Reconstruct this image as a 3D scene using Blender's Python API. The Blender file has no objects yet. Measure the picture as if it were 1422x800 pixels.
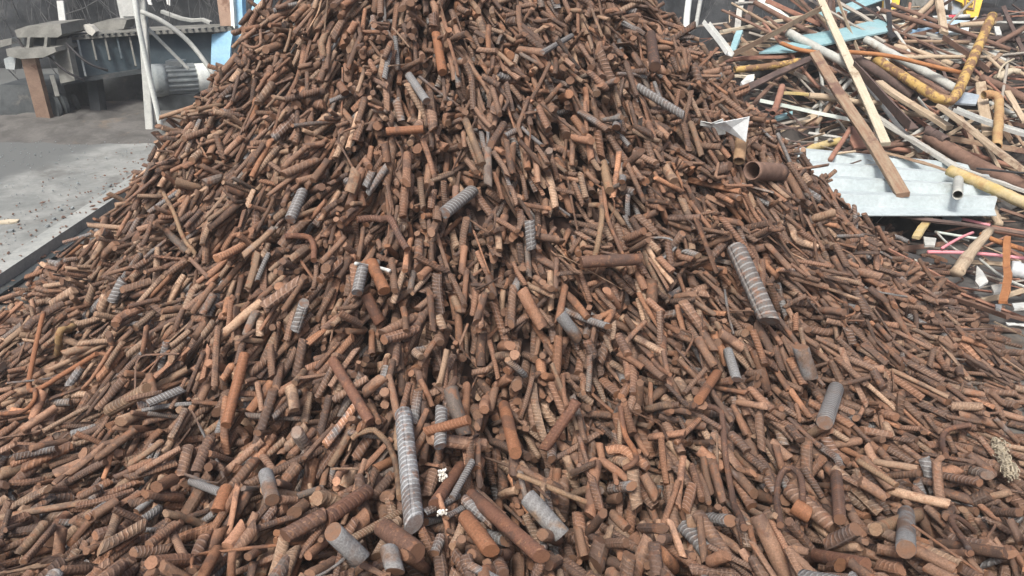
import bpy, math, random
import numpy as np
from mathutils import Vector, Matrix

rng = np.random.default_rng(11)
random.seed(5)
scene = bpy.context.scene
COL = scene.collection
R = math.radians

# ------------------------------------------------------------------ camera
CAMH, PITCH, FOC = 1.35, R(25), 1054.0
CAM = np.array([0.0, 0.0, CAMH])
FW = np.array([0, math.cos(PITCH), -math.sin(PITCH)])
UP = np.array([0, math.sin(PITCH), math.cos(PITCH)])
cam_data = bpy.data.cameras.new('camera')
cam = bpy.data.objects.new('camera', cam_data)
COL.objects.link(cam)
cam.location = CAM
cam.rotation_euler = (R(90) - PITCH, 0, 0)
cam_data.sensor_width = 36.0
cam_data.lens = 36.0 * FOC / 1422.0
cam_data.clip_start, cam_data.clip_end = 0.05, 500
scene.camera = cam


def ray(u, v):
    return FW + np.array([(u - 711) / FOC, 0, 0]) + UP * ((400 - v) / FOC)


def at(u, v, t):
    return CAM + ray(u, v) * t


def ground_at(u, v, z=0.0):
    d = ray(u, v)
    return CAM + d * ((z - CAMH) / d[2])


# ------------------------------------------------------------------ object helpers
def tag(o, label=None, cat=None, group=None, kind=None):
    if label: o['label'] = label
    if cat: o['category'] = cat
    if group: o['group'] = group
    if kind: o['kind'] = kind
    return o


def empty(name, loc):
    o = bpy.data.objects.new(name, None)
    COL.objects.link(o)
    o.location = loc
    return o


def mesh_obj(name, verts, faces, mat, parent=None, smooth=False, uv=None, origin=None, mats2=None, fmat=None):
    verts = np.asarray(verts, float)
    if origin is None:
        origin = verts.mean(0)
        origin[2] = verts[:, 2].min()
    origin = np.asarray(origin, float)
    me = bpy.data.meshes.new(name)
    me.from_pydata((verts - origin).tolist(), [], [list(map(int, f)) for f in faces])
    me.materials.append(mat)
    for m in mats2 or []:
        me.materials.append(m)
    if fmat is not None:
        me.polygons.foreach_set('material_index', np.asarray(fmat, np.int32))
    if smooth:
        me.polygons.foreach_set('use_smooth', np.ones(len(me.polygons), bool))
    if uv is not None:
        l = me.uv_layers.new(name='UVMap')
        l.data.foreach_set('uv', np.asarray(uv, np.float32).ravel())
    me.update()
    o = bpy.data.objects.new(name, me)
    COL.objects.link(o)
    if parent is not None:
        o.parent = parent
        ploc = np.array(parent.location)
        q = parent.parent
        while q is not None:
            ploc = ploc + np.array(q.location)
            q = q.parent
        o.location = origin - ploc
    else:
        o.location = origin
    return o


def box_v(x0, x1, y0, y1, z0, z1):
    v = [(x, y, z) for z in (z0, z1) for y in (y0, y1) for x in (x0, x1)]
    f = [(0, 2, 3, 1), (4, 5, 7, 6), (0, 1, 5, 4), (2, 6, 7, 3), (0, 4, 6, 2), (1, 3, 7, 5)]
    return v, f


class MB:
    """collects shapes into one mesh"""
    def __init__(s): s.v, s.f = [], []
    def add(s, vf):
        n = len(s.v)
        s.v += [tuple(p) for p in vf[0]]
        s.f += [tuple(i + n for i in q) for q in vf[1]]
        return s
    def box(s, *a): return s.add(box_v(*a))
    def build(s, name, mat, parent=None, smooth=False):
        return mesh_obj(name, s.v, s.f, mat, parent, smooth)


def resample(pts, n):
    pts = np.asarray(pts, float)
    seg = np.linalg.norm(np.diff(pts, axis=0), axis=1)
    cum = np.concatenate([[0], np.cumsum(seg)])
    t = np.linspace(0, cum[-1], n)
    return np.stack([np.interp(t, cum, pts[:, k]) for k in range(3)], 1)


def smooth_path(pts, n, it=2):
    p = np.asarray(pts, float)
    for _ in range(it):                     # Chaikin corner cutting
        q = [p[0]]
        for a, b in zip(p[:-1], p[1:]):
            q += [a * .75 + b * .25, a * .25 + b * .75]
        q.append(p[-1])
        p = np.array(q)
    return resample(p, n)


def sweep(pts, sec, hint=(0, 0, 1), roll=0.0, hollow=0.0, scale=None, jit=0.0):
    """sweep 2D section `sec` along pts -> verts, faces, loop uvs"""
    pts = np.asarray(pts, float)
    sec = np.asarray(sec, float)
    K, S = len(pts), len(sec)
    T = np.gradient(pts, axis=0)
    T /= np.linalg.norm(T, axis=1)[:, None] + 1e-12
    h = np.array(hint, float)
    if abs(np.dot(T[0], h)) > .95: h = np.array([1.0, 0, 0])
    n = h - T[0] * np.dot(h, T[0]); n /= np.linalg.norm(n)
    N = []
    for k in range(K):
        n = n - T[k] * np.dot(n, T[k]); n /= np.linalg.norm(n)
        N.append(n)
    N = np.array(N); B = np.cross(T, N)
    c, s_ = math.cos(roll), math.sin(roll)
    sec2 = sec @ np.array([[c, s_], [-s_, c]])
    sc = np.ones(K) if scale is None else np.asarray(scale)
    def ring(se):
        v = pts[:, None, :] + sc[:, None, None] * (se[None, :, 0, None] * B[:, None, :] + se[None, :, 1, None] * N[:, None, :])
        return v.reshape(-1, 3)
    V = ring(sec2)
    if jit: V = V + rng.normal(0, jit, V.shape)
    cum = np.concatenate([[0], np.cumsum(np.linalg.norm(np.diff(pts, axis=0), axis=1))])
    F, UV = [], []
    for k in range(K - 1):
        for j in range(S):
            j2 = (j + 1) % S
            F.append((k * S + j, k * S + j2, (k + 1) * S + j2, (k + 1) * S + j))
            UV += [(j / S, cum[k]), ((j + 1) / S, cum[k]), ((j + 1) / S, cum[k + 1]), (j / S, cum[k + 1])]
    if hollow:
        V2 = ring(sec2 * (1 - hollow))
        o = len(V); V = np.concatenate([V, V2])
        for k in range(K - 1):
            for j in range(S):
                j2 = (j + 1) % S
                F.append((o + k * S + j2, o + k * S + j, o + (k + 1) * S + j, o + (k + 1) * S + j2))
                UV += [(0, cum[k]), (0, cum[k]), (0, cum[k + 1]), (0, cum[k + 1])]
        for k, flip in ((0, 0), (K - 1, 1)):
            for j in range(S):
                j2 = (j + 1) % S
                q = (k * S + j2, k * S + j, o + k * S + j, o + k * S + j2)
                F.append(q[::-1] if flip else q)
                UV += [(0, cum[k])] * 4
    else:
        F.append(tuple(range(S))[::-1]); UV += [(0.5, 0.0)] * S
        F.append(tuple((K - 1) * S + j for j in range(S))); UV += [(0.5, cum[-1])] * S
    return V, F, UV


def circ(r, n=14, ph=0.0):
    a = np.arange(n) / n * 2 * math.pi + ph
    return np.stack([np.cos(a), np.sin(a)], 1) * r


def rect(w, t, b=None):
    b = min(w, t) * .12 if b is None else b
    w, t = w / 2, t / 2
    return np.array([(w - b, -t), (w, -t + b), (w, t - b), (w - b, t), (-w + b, t), (-w, t - b), (-w, -t + b), (-w + b, -t)])


def angle_sec(w, t):
    return np.array([(-w / 2, 0), (w / 2, 0), (w / 2, w), (w / 2 - t, w), (w / 2 - t, t), (-w / 2, t)])


def channel_sec(w, h, t):
    return np.array([(-w / 2, 0), (w / 2, 0), (w / 2, h), (w / 2 - t, h), (w / 2 - t, t), (-w / 2 + t, t), (-w / 2 + t, h), (-w / 2, h)])


# ------------------------------------------------------------------ materials
def nd(nt, typ, **kw):
    n = nt.nodes.new(typ)
    for k, v in kw.items():
        if k in n.inputs: n.inputs[k].default_value = v
        else: setattr(n, k, v)
    return n


def base_mat(name):
    m = bpy.data.materials.new(name)
    m.use_nodes = True
    nt = m.node_tree
    for n in list(nt.nodes): nt.nodes.remove(n)
    out = nd(nt, 'ShaderNodeOutputMaterial')
    b = nd(nt, 'ShaderNodeBsdfPrincipled')
    nt.links.new(b.outputs[0], out.inputs[0])
    return m, nt, b


def mixc(nt, fac, a, b):
    n = nd(nt, 'ShaderNodeMix', data_type='RGBA')
    for sock, val in ((n.inputs[0], fac), (n.inputs[6], a), (n.inputs[7], b)):
        if hasattr(val, 'node') or isinstance(val, bpy.types.NodeSocket): nt.links.new(val, sock)
        elif isinstance(val, (int, float)): sock.default_value = val
        else: sock.default_value = (*val, 1)
    return n.outputs[2]


def mth(nt, op, a, b=0.0, clamp=False):
    n = nd(nt, 'ShaderNodeMath', operation=op, use_clamp=clamp)
    for i, val in enumerate((a, b)):
        if isinstance(val, bpy.types.NodeSocket): nt.links.new(val, n.inputs[i])
        else: n.inputs[i].default_value = val
    return n.outputs[0]


def ramp(nt, fac, lo, hi):
    n = nd(nt, 'ShaderNodeMapRange', interpolation_type='SMOOTHSTEP')
    nt.links.new(fac, n.inputs[0])
    n.inputs[1].default_value, n.inputs[2].default_value = lo, hi
    return n.outputs[0]


def wmat(name, c1, c2, c3=None, scale=12.0, rough=.75, bump=.25, metal=0.0, streak=False, lo3=.56, hi3=.66, spec=.3):
    """weathered surface: two tones broken by noise, optional stains of a third"""
    m, nt, b = base_mat(name)
    tc = nd(nt, 'ShaderNodeTexCoord')
    src = tc.outputs['Object']
    if streak:
        mp = nd(nt, 'ShaderNodeMapping')
        nt.links.new(tc.outputs['UV'], mp.inputs[0])
        mp.inputs['Scale'].default_value = (9, 2.0, 1)
        src = mp.outputs[0]
    n1 = nd(nt, 'ShaderNodeTexNoise', Scale=scale if not streak else 3.0, Detail=8.0, Roughness=.65)
    nt.links.new(src, n1.inputs[0])
    col = mixc(nt, ramp(nt, n1.outputs[0], .35, .65), c1, c2)
    oi = nd(nt, 'ShaderNodeObjectInfo')
    if c3 is not None:
        n2 = nd(nt, 'ShaderNodeTexNoise', Scale=scale * .45, Detail=7.0, Roughness=.7)
        add = nd(nt, 'ShaderNodeVectorMath', operation='ADD')
        nt.links.new(tc.outputs['Object'], add.inputs[0])
        nt.links.new(oi.outputs['Location'], add.inputs[1])
        nt.links.new(add.outputs[0], n2.inputs[0])
        col = mixc(nt, ramp(nt, n2.outputs[0], lo3, hi3), col, c3)
    n3 = nd(nt, 'ShaderNodeTexNoise', Scale=scale * 9, Detail=5.0, Roughness=.7)
    nt.links.new(tc.outputs['Object'], n3.inputs[0])
    hs = nd(nt, 'ShaderNodeHueSaturation')
    nt.links.new(mth(nt, 'ADD', mth(nt, 'MULTIPLY', n3.outputs[0], .7), .65), hs.inputs['Value'])
    nt.links.new(col, hs.inputs['Color'])
    nt.links.new(hs.outputs[0], b.inputs['Base Color'])
    b.inputs['Roughness'].default_value = rough
    b.inputs['Metallic'].default_value = metal
    b.inputs['Specular IOR Level'].default_value = spec
    if bump:
        bp = nd(nt, 'ShaderNodeBump', Strength=bump, Distance=.004)
        nt.links.new(mth(nt, 'ADD', n1.outputs[0], mth(nt, 'MULTIPLY', n3.outputs[0], .6)), bp.inputs['Height'])
        nt.links.new(bp.outputs[0], b.inputs['Normal'])
    return m


def rod_material(name, cut=False):
    """rolled steel offcut: per-piece tint, crescent ribs from uv, mill scale, loose rust"""
    m, nt, b = base_mat(name)
    L = nt.links.new
    at_t = nd(nt, 'ShaderNodeAttribute', attribute_name='tint')
    at_d = nd(nt, 'ShaderNodeAttribute', attribute_name='dat')
    sep = nd(nt, 'ShaderNodeSeparateXYZ'); L(at_d.outputs['Vector'], sep.inputs[0])
    rib, scalec, seed = sep.outputs
    geo = nd(nt, 'ShaderNodeNewGeometry')
    pos = geo.outputs['Position']
    sd = nd(nt, 'ShaderNodeCombineXYZ'); L(mth(nt, 'MULTIPLY', seed, 37.0), sd.inputs[0])
    add = nd(nt, 'ShaderNodeVectorMath', operation='ADD'); L(pos, add.inputs[0]); L(sd.outputs[0], add.inputs[1])
    nA = nd(nt, 'ShaderNodeTexNoise', Scale=38.0, Detail=5.0, Roughness=.65); L(add.outputs[0], nA.inputs[0])
    nB = nd(nt, 'ShaderNodeTexNoise', Scale=260.0, Detail=4.0, Roughness=.7); L(add.outputs[0], nB.inputs[0])
    nC = nd(nt, 'ShaderNodeTexNoise', Scale=16.0, Detail=3.0); L(add.outputs[0], nC.inputs[0])
    uvn = nd(nt, 'ShaderNodeUVMap', uv_map='UVMap')
    su = nd(nt, 'ShaderNodeSeparateXYZ'); L(uvn.outputs[0], su.inputs[0])
    u, v = su.outputs[0], su.outputs[1]
    # crescent ribs on two half-rounds, leaning
    half = mth(nt, 'FRACT', mth(nt, 'MULTIPLY', u, 2.0))
    cres = mth(nt, 'SINE', mth(nt, 'MULTIPLY', half, math.pi))
    ph = mth(nt, 'ADD', v, mth(nt, 'MULTIPLY', half, 1.15))
    tri = mth(nt, 'ABSOLUTE', mth(nt, 'SUBTRACT', mth(nt, 'FRACT', ph), .5))
    ridge = ramp(nt, tri, .24, .09)
    ribh = mth(nt, 'MULTIPLY', mth(nt, 'MULTIPLY', ridge, mth(nt, 'POWER', cres, .45)), rib)
    longr = mth(nt, 'MULTIPLY', ramp(nt, cres, .22, .08), rib)
    ribh = mth(nt, 'MAXIMUM', ribh, longr)
    # colour
    tint = at_t.outputs['Color']
    dark = mixc(nt, 1.0, tint, tint)
    hv = nd(nt, 'ShaderNodeHueSaturation'); L(tint, hv.inputs['Color'])
    L(mth(nt, 'ADD', mth(nt, 'MULTIPLY', nB.outputs[0], 1.7), .15), hv.inputs['Value'])
    col = hv.outputs[0]
    if cut:
        col = mixc(nt, mth(nt, 'MULTIPLY', ramp(nt, nA.outputs[0], .30, .6), mth(nt, 'ADD', .28, mth(nt, 'MULTIPLY', scalec, .9)), True), col, (.20, .105, .06))
    else:
        # loose orange rust patches
        col = mixc(nt, mth(nt, 'MULTIPLY', ramp(nt, nA.outputs[0], .52, .66), .72), col, (.225, .105, .057))
        # dark tight scale and bright loose flakes
        nD = nd(nt, 'ShaderNodeTexNoise', Scale=95.0, Detail=3.0, Roughness=.6); L(add.outputs[0], nD.inputs[0])
        col = mixc(nt, mth(nt, 'MULTIPLY', ramp(nt, nC.outputs[0], .54, .62), .55), col, (.062, .045, .040))
        col = mixc(nt, mth(nt, 'MULTIPLY', ramp(nt, nD.outputs[0], .58, .68), .6), col, (.30, .168, .095))
        # grey mill scale where the piece still carries it
        th = mth(nt, 'SUBTRACT', 1.0, scalec)
        f = nd(nt, 'ShaderNodeMapRange', interpolation_type='SMOOTHSTEP')
        L(mth(nt, 'ADD', mth(nt, 'MULTIPLY', nC.outputs[0], .7), mth(nt, 'MULTIPLY', nA.outputs[0], .3)), f.inputs[0])
        L(mth(nt, 'SUBTRACT', th, .08), f.inputs[1]); L(mth(nt, 'ADD', th, .08), f.inputs[2])
        grey = mixc(nt, ramp(nt, nB.outputs[0], .3, .7), (.135, .137, .138), (.25, .256, .258))
        col = mixc(nt, f.outputs[0], col, grey)
        # crests rubbed bright; valleys hold rust plus shade painted into the colour
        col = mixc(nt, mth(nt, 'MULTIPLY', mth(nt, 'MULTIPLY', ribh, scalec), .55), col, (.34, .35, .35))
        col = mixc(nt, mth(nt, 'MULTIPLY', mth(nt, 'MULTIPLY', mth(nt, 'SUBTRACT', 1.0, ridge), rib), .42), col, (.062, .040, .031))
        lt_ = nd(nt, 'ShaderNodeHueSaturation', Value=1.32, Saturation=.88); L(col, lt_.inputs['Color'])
        col = mixc(nt, mth(nt, 'MULTIPLY', ribh, .55), col, lt_.outputs[0])  # dusty crests lightened further, a highlight put into the colour
    L(col, b.inputs['Base Color'])
    b.inputs['Roughness'].default_value = .74
    b.inputs['Specular IOR Level'].default_value = .3
    bp = nd(nt, 'ShaderNodeBump', Strength=1.0, Distance=.0022)
    hgt = mth(nt, 'ADD', mth(nt, 'MULTIPLY', nB.outputs[0], .35), mth(nt, 'MULTIPLY', nA.outputs[0], .5))
    if not cut: hgt = mth(nt, 'ADD', hgt, mth(nt, 'MULTIPLY', ribh, .95))
    L(hgt, bp.inputs['Height'])
    L(bp.outputs[0], b.inputs['Normal'])
    return m


M = {}
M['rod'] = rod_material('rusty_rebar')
M['cut'] = rod_material('rusty_cut_end', True)
M['core'] = wmat('gap_shade_core', (.035, .022, .018), (.06, .036, .028), scale=30, rough=.95)  # core coloured dark so gaps between the pieces look shaded
M['concrete'] = wmat('dusty_concrete', (.165, .18, .177), (.255, .27, .262), (.12, .125, .12), scale=3.2, rough=.95, bump=.8, lo3=.50, hi3=.66)
M['kerb'] = wmat('pale_kerb_concrete', (.23, .25, .245), (.31, .33, .32), (.15, .16, .155), scale=6, rough=.9)
M['dirt'] = wmat('dark_yard_dirt', (.075, .075, .072), (.125, .124, .118), (.15, .125, .098), scale=5, rough=.97, bump=.9)
M['bank'] = wmat('dark_bank', (.02, .024, .028), (.05, .056, .062), (.085, .09, .094), scale=6.5, rough=.97, bump=1.0)
M['twig'] = wmat('dry_twig', (.07, .075, .08), (.13, .135, .135), scale=20, rough=.9)
M['machblue'] = wmat('dark_blue_grey_paint', (.035, .055, .068), (.06, .085, .10), (.11, .13, .135), scale=5, rough=.6, lo3=.58, hi3=.75)
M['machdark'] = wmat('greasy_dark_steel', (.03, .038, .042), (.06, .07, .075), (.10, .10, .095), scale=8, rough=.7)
M['machgrey'] = wmat('dusty_grey_steel', (.125, .13, .12), (.19, .195, .18), (.23, .23, .215), scale=9, rough=.8)
M['motor'] = wmat('pale_grey_motor_paint', (.20, .235, .245), (.27, .30, .305), (.12, .135, .14), scale=9, rough=.55)
M['lightblue'] = wmat('light_blue_paint', (.22, .44, .62), (.30, .52, .68), (.45, .50, .50), scale=5, rough=.55, lo3=.6, hi3=.7)
M['white'] = wmat('dirty_white_paint', (.46, .49, .48), (.57, .59, .57), (.30, .29, .26), scale=8, rough=.6, lo3=.6, hi3=.72)
M['palepole'] = wmat('pale_pole_paint', (.55, .60, .58), (.68, .72, .69), (.40, .42, .38), scale=10, rough=.6)
M['ochre_rust'] = wmat('pinkish_rust_plate', (.24, .165, .125), (.31, .22, .165), (.17, .10, .07), scale=12, rough=.85)
M['hose'] = wmat('grey_hose', (.30, .32, .31), (.40, .42, .40), scale=15, rough=.7)
# scrap materials
M['cream'] = wmat('cream_weathered_wood', (.43, .385, .29), (.52, .47, .365), (.28, .22, .155), scale=10, rough=.85, streak=True, lo3=.58)
M['tan'] = wmat('tan_weathered_board', (.34, .27, .19), (.46, .38, .28), (.20, .13, .09), scale=10, rough=.88, streak=True, lo3=.54)
M['tanbrown'] = wmat('rust_stained_tan_board', (.30, .24, .17), (.24, .15, .10), (.15, .09, .07), scale=9, rough=.88, streak=True, lo3=.52)
M['brown'] = wmat('brown_rusted_steel', (.13, .08, .06), (.19, .12, .09), (.25, .15, .10), scale=12, rough=.88)
M['dkbrown'] = wmat('dark_rusted_steel', (.075, .055, .05), (.12, .085, .075), (.17, .12, .095), scale=12, rough=.85)
M['redbrown'] = wmat('red_brown_rusted_plate', (.24, .12, .085), (.31, .175, .125), (.17, .09, .07), scale=10, rough=.88)
M['orange'] = wmat('bright_orange_rust', (.30, .13, .055), (.38, .18, .08), (.18, .08, .05), scale=14, rough=.9)
M['yellow'] = wmat('worn_yellow_paint', (.42, .28, .085), (.48, .34, .13), (.20, .12, .07), scale=32, rough=.75, lo3=.47, hi3=.54)
M['rustyel'] = wmat('rust_and_yellow_pipe', (.34, .20, .10), (.42, .31, .15), (.26, .14, .08), scale=14, rough=.85)
M['lichen'] = wmat('yellow_stained_pole', (.42, .33, .13), (.47, .40, .25), (.36, .22, .11), scale=9, rough=.85, lo3=.54, hi3=.7)
M['greypipe'] = wmat('pale_grey_pipe_paint', (.34, .36, .34), (.44, .46, .43), (.24, .19, .15), scale=9, rough=.7, lo3=.58, hi3=.7)
M['greywood'] = wmat('grey_weathered_timber', (.26, .24, .21), (.36, .34, .30), (.17, .13, .11), scale=9, rough=.9, streak=True, lo3=.55)
M['palegrey'] = wmat('pale_grey_board', (.36, .365, .34), (.46, .465, .43), (.27, .22, .17), scale=9, rough=.85, streak=True, lo3=.6)
M['greenwhite'] = wmat('greenish_white_profile', (.50, .58, .54), (.62, .69, .65), (.38, .38, .32), scale=8, rough=.6)
M['turq'] = wmat('turquoise_sheet_paint', (.21, .38, .42), (.29, .45, .48), (.34, .38, .37), scale=6, rough=.5, lo3=.58, hi3=.72)
M['bluepanel'] = wmat('blue_white_sheet', (.36, .55, .68), (.58, .68, .72), (.20, .36, .60), scale=7, rough=.5, lo3=.52, hi3=.62)
M['corr'] = wmat('pale_corrugated_sheet', (.38, .45, .47), (.44, .51, .53), (.24, .26, .25), scale=5, rough=.5, lo3=.60, hi3=.74)
M['pink'] = wmat('pink_rod_coating', (.62, .24, .28), (.70, .32, .36), (.45, .22, .22), scale=20, rough=.6)
M['sack'] = wmat('grey_plastic_sack', (.42, .46, .48), (.55, .58, .60), scale=6, rough=.5)
M['greybluepl'] = wmat('grey_blue_plate', (.28, .34, .40), (.36, .42, .47), (.26, .22, .18), scale=8, rough=.6)
M['black'] = wmat('black_rubber', (.02, .02, .022), (.035, .036, .04), scale=12, rough=.6)
M['exyellow'] = wmat('excavator_yellow_paint', (.72, .47, .06), (.76, .52, .10), (.55, .38, .12), scale=4, rough=.4, lo3=.62, hi3=.8)
M['red'] = wmat('barrier_red_paint', (.55, .06, .09), (.60, .10, .13), scale=12, rough=.5)
M['scrapfill'] = wmat('dark_scrap_soil', (.022, .021, .021), (.05, .045, .041), (.085, .072, .062), scale=6, rough=.95, bump=1.0)
M['paper'] = wmat('white_sheet_scrap', (.66, .72, .74), (.74, .79, .80), (.50, .50, .46), scale=9, rough=.6, lo3=.62)
M['foam'] = wmat('white_foam_crumb', (.78, .77, .70), (.85, .84, .78), scale=60, rough=.9, bump=.8)
M['fibre'] = wmat('pale_frayed_fibre', (.36, .32, .24), (.48, .43, .33), scale=40, rough=.95)
M['rusttube'] = wmat('brown_rusty_tube', (.14, .09, .07), (.20, .13, .10), (.26, .16, .11), scale=25, rough=.88)
M['tanblock'] = wmat('tan_rust_tube', (.26, .17, .10), (.34, .23, .14), (.20, .11, .07), scale=25, rough=.88)

# ------------------------------------------------------------------ ground and backdrop
HP = [2.024, -.261, 3.623, .083, .018]
HR = np.array([1.35, 1.97, 2.246, 2.22, 1.88, 1.74, 1.80, 1.43, 1.35])


def heap_h(X, Y, apron=.42):
    Hc, cx, cy, k, flat = HP
    dx, dy = X - cx, Y - cy
    w = (np.arctan2(dy, dx) + math.pi) / (math.pi / 4)
    i = np.clip(np.floor(w).astype(int), 0, 7)
    t = w - i
    t = t * t * (3 - 2 * t)
    Rr = HR[i] * (1 - t) + HR[i + 1] * t
    s = np.sqrt((dx ** 2 + dy ** 2) / Rr ** 2 + flat)
    h = Hc * k * np.log1p(np.exp((1 - s) / k))
    return h + apron * np.exp(-((Y - .4) / .8) ** 2) * np.exp(-((X - .2) / 2.5) ** 4)


def vnoise(X, Y, sc, seed):
    g = np.random.default_rng(seed).random((64, 64))
    x, y = X / sc, Y / sc
    xi, yi = np.floor(x).astype(int), np.floor(y).astype(int)
    fx, fy = x - xi, y - yi
    fx, fy = fx * fx * (3 - 2 * fx), fy * fy * (3 - 2 * fy)
    a, b = g[xi % 64, yi % 64], g[(xi + 1) % 64, yi % 64]
    c, d = g[xi % 64, (yi + 1) % 64], g[(xi + 1) % 64, (yi + 1) % 64]
    return (a * (1 - fx) + b * fx) * (1 - fy) + (c * (1 - fx) + d * fx) * fy


def grid_obj(name, xs, ys, hfun, mat, kind='structure', smooth=True):
    X, Y = np.meshgrid(xs, ys)
    Z = hfun(X, Y)
    V = np.stack([X, Y, Z], -1).reshape(-1, 3)
    nx, ny = len(xs), len(ys)
    F = [(j * nx + i, j * nx + i + 1, (j + 1) * nx + i + 1, (j + 1) * nx + i) for j in range(ny - 1) for i in range(nx - 1)]
    o = mesh_obj(name, V, F, mat, smooth=smooth, origin=(0, 0, 0))
    return tag(o, kind=kind)


# one sheet to the horizon
v, f = [(-120, -120, 0), (120, -120, 0), (120, 120, 0), (-120, 120, 0)], [(0, 1, 2, 3)]
tag(mesh_obj('ground', v, f, M['dirt'], origin=(0, 0, 0)), kind='structure')
# concrete yard slab on the left, its raised edge runs away from the camera
SL = .05
def damp(m):
    nt = m.node_tree; b = [n for n in nt.nodes if n.type == 'BSDF_PRINCIPLED'][0]
    src = b.inputs['Base Color'].links[0].from_socket
    tc = nd(nt, 'ShaderNodeTexCoord'); sx_ = nd(nt, 'ShaderNodeSeparateXYZ'); nt.links.new(tc.outputs['Object'], sx_.inputs[0])
    nz = nd(nt, 'ShaderNodeTexNoise', Scale=3.0, Detail=6.0); nt.links.new(tc.outputs['Object'], nz.inputs[0])
    e = mth(nt, 'SUBTRACT', sx_.outputs[0], mth(nt, 'ADD', mth(nt, 'MULTIPLY', sx_.outputs[1], .27), -4.13))
    e = mth(nt, 'ADD', e, mth(nt, 'MULTIPLY', mth(nt, 'SUBTRACT', nz.outputs[0], .5), .5))
    nt.links.new(mixc(nt, ramp(nt, e, .10, -.12), src, (.115, .126, .126)), b.inputs['Base Color'])


damp(M['concrete'])
grid_obj('yard_slab', np.linspace(-14, -2.225, 60), np.linspace(-2, 9, 60),
         lambda X, Y: SL + .012 * vnoise(X, Y, .7, 3) - .012, M['concrete'])
kb = MB().box(-2.225, -2.13, -2, 9, 0, SL + .018)
tag(kb.build('kerb', M['kerb']), kind='structure')
tag(MB().box(-2.127, -2.085, -2, 9, 0.002, .02).build('gutter', M['machdark']), kind='structure')


# dirt spread under the machine
def dirt_h(X, Y):
    e = np.clip(1 - ((X + 3.6) / 2.6) ** 2, 0, 1) * np.clip(1 - ((Y - 6.1) / 1.05) ** 2, 0, 1)
    return SL - .02 + e * (.04 + .06 * vnoise(X, Y, .25, 8) + .05 * vnoise(X, Y, .09, 9))


grid_obj('dirt_ground', np.linspace(-6.4, -1.0, 110), np.linspace(5.0, 7.3, 60), dirt_h, M['dirt'])


# dark earth bank all along the back
def bank_surface():
    xs = np.linspace(-16, 16, 160); ts = np.linspace(0, 1, 26)
    V = []
    for t in ts:
        for x in xs:
            n = vnoise(np.array(x + 40), np.array(t * 3.0), .5, 21) * .5 + vnoise(np.array(x + 40), np.array(t * 3.0), .16, 22) * .22
            V.append((x, 8.6 + t * .9 - n * .8, t * 3.2))
    nx = len(xs)
    F = [(j * nx + i, j * nx + i + 1, (j + 1) * nx + i + 1, (j + 1) * nx + i) for j in range(len(ts) - 1) for i in range(nx - 1)]
    tag(mesh_obj('earth_bank', V, F, M['bank'], smooth=True, origin=(0, 8.6, 0)), kind='structure')


bank_surface()
# dry brush hanging over the bank
tb = MB()
for i in range(750):
    x = random.uniform(-6.5, -1.2) if i < 560 else random.uniform(1, 8)
    y = random.uniform(7.4, 8.2); z = random.uniform(.0, 1.7)
    a = random.gauss(math.pi / 2, .38); l = random.uniform(.25, 1.1)
    d = np.array([math.cos(a), random.uniform(-.3, .3), abs(math.sin(a))])
    p = np.array([x, y, z]); b = rng.normal(0, .12, 3)
    pts = smooth_path([p, p + d * l * .5 + b * l, p + d * l], 5, 1)
    tb.add(sweep(pts, circ(random.uniform(.002, .006), 4), scale=np.linspace(1, .4, 5))[:2])
tag(tb.build('brushwood', M['twig']), 'tangle of bare dry twigs in front of the dark bank', 'brushwood', kind='stuff')

# ------------------------------------------------------------------ THE HEAP
G = .008
X0, X1, Y0, Y1 = -2.9, 2.9, .30, 5.2
gx = np.arange(X0, X1, G); gy = np.arange(Y0, Y1, G)
GX, GY = np.meshgrid(gx, gy, indexing='ij')
LAY = .150                                     # loose layer laid over the core
Hm = np.maximum(heap_h(GX, GY) - LAY + .05 * (vnoise(GX, GY, .30, 31) - .5) + .03 * (vnoise(GX, GY, .12, 32) - .5), 0)
CORE = Hm.copy()


def hs(x, y):
    i = np.clip(((x - X0) / G).astype(int), 0, len(gx) - 1)
    j = np.clip(((y - Y0) / G).astype(int), 0, len(gy) - 1)
    return Hm[i, j]


def to_px(P):
    d = P - CAM
    w = d @ FW
    return 711 + FOC * d[..., 0] / w, 400 - FOC * (d @ UP) / w, w


# sites: where the heap is, weighted to what can be seen from in front
N_ROD = 22500
sx = rng.uniform(X0 + .1, X1 - .1, 260000); sy = rng.uniform(Y0 + .08, Y1 - .1, 260000)
hh = heap_h(sx, sy)
vis = np.where(sy < 3.9, 1.0, .35)
U_, V_, W_ = to_px(np.stack([sx, sy, hh], 1))
inframe = (U_ > -260) & (U_ < 1690) & (V_ > -260) & (V_ < 1080)
keep = (hh > .03) & (rng.random(260000) < vis * np.clip(hh / .16, .25, 1)) & inframe
sx, sy = sx[keep][:N_ROD], sy[keep][:N_ROD]
N_ROD = len(sx)
dia = rng.choice([.0110, .0140, .0170, .0205, .0245, .030], N_ROD, p=[.11, .22, .29, .23, .12, .03]) * rng.uniform(.93, 1.07, N_ROD)
dia = np.minimum(1.05 * dia * (1 + .13 * np.clip((2.1 - sy) / 1.0, 0, 1)), .036)      # the heavier pieces have rolled to the foot
wire = rng.random(N_ROD) < .022
dia[wire] = rng.uniform(.005, .008, wire.sum())
rad = dia / 2
ln = np.clip(np.exp(rng.normal(math.log(.083), .33, N_ROD)) * (1 + .12 * (dia < .016)), 0.04, .20)
ln[wire] = rng.uniform(.13, .27, wire.sum())
eps = .05
gxh = (heap_h(sx + eps, sy, 0) - heap_h(sx - eps, sy, 0)) / (2 * eps)
gyh = (heap_h(sx, sy + eps, 0) - heap_h(sx, sy - eps, 0)) / (2 * eps)
h0 = heap_h(sx, sy)
down = np.arctan2(-gyh, -gxh)
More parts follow.
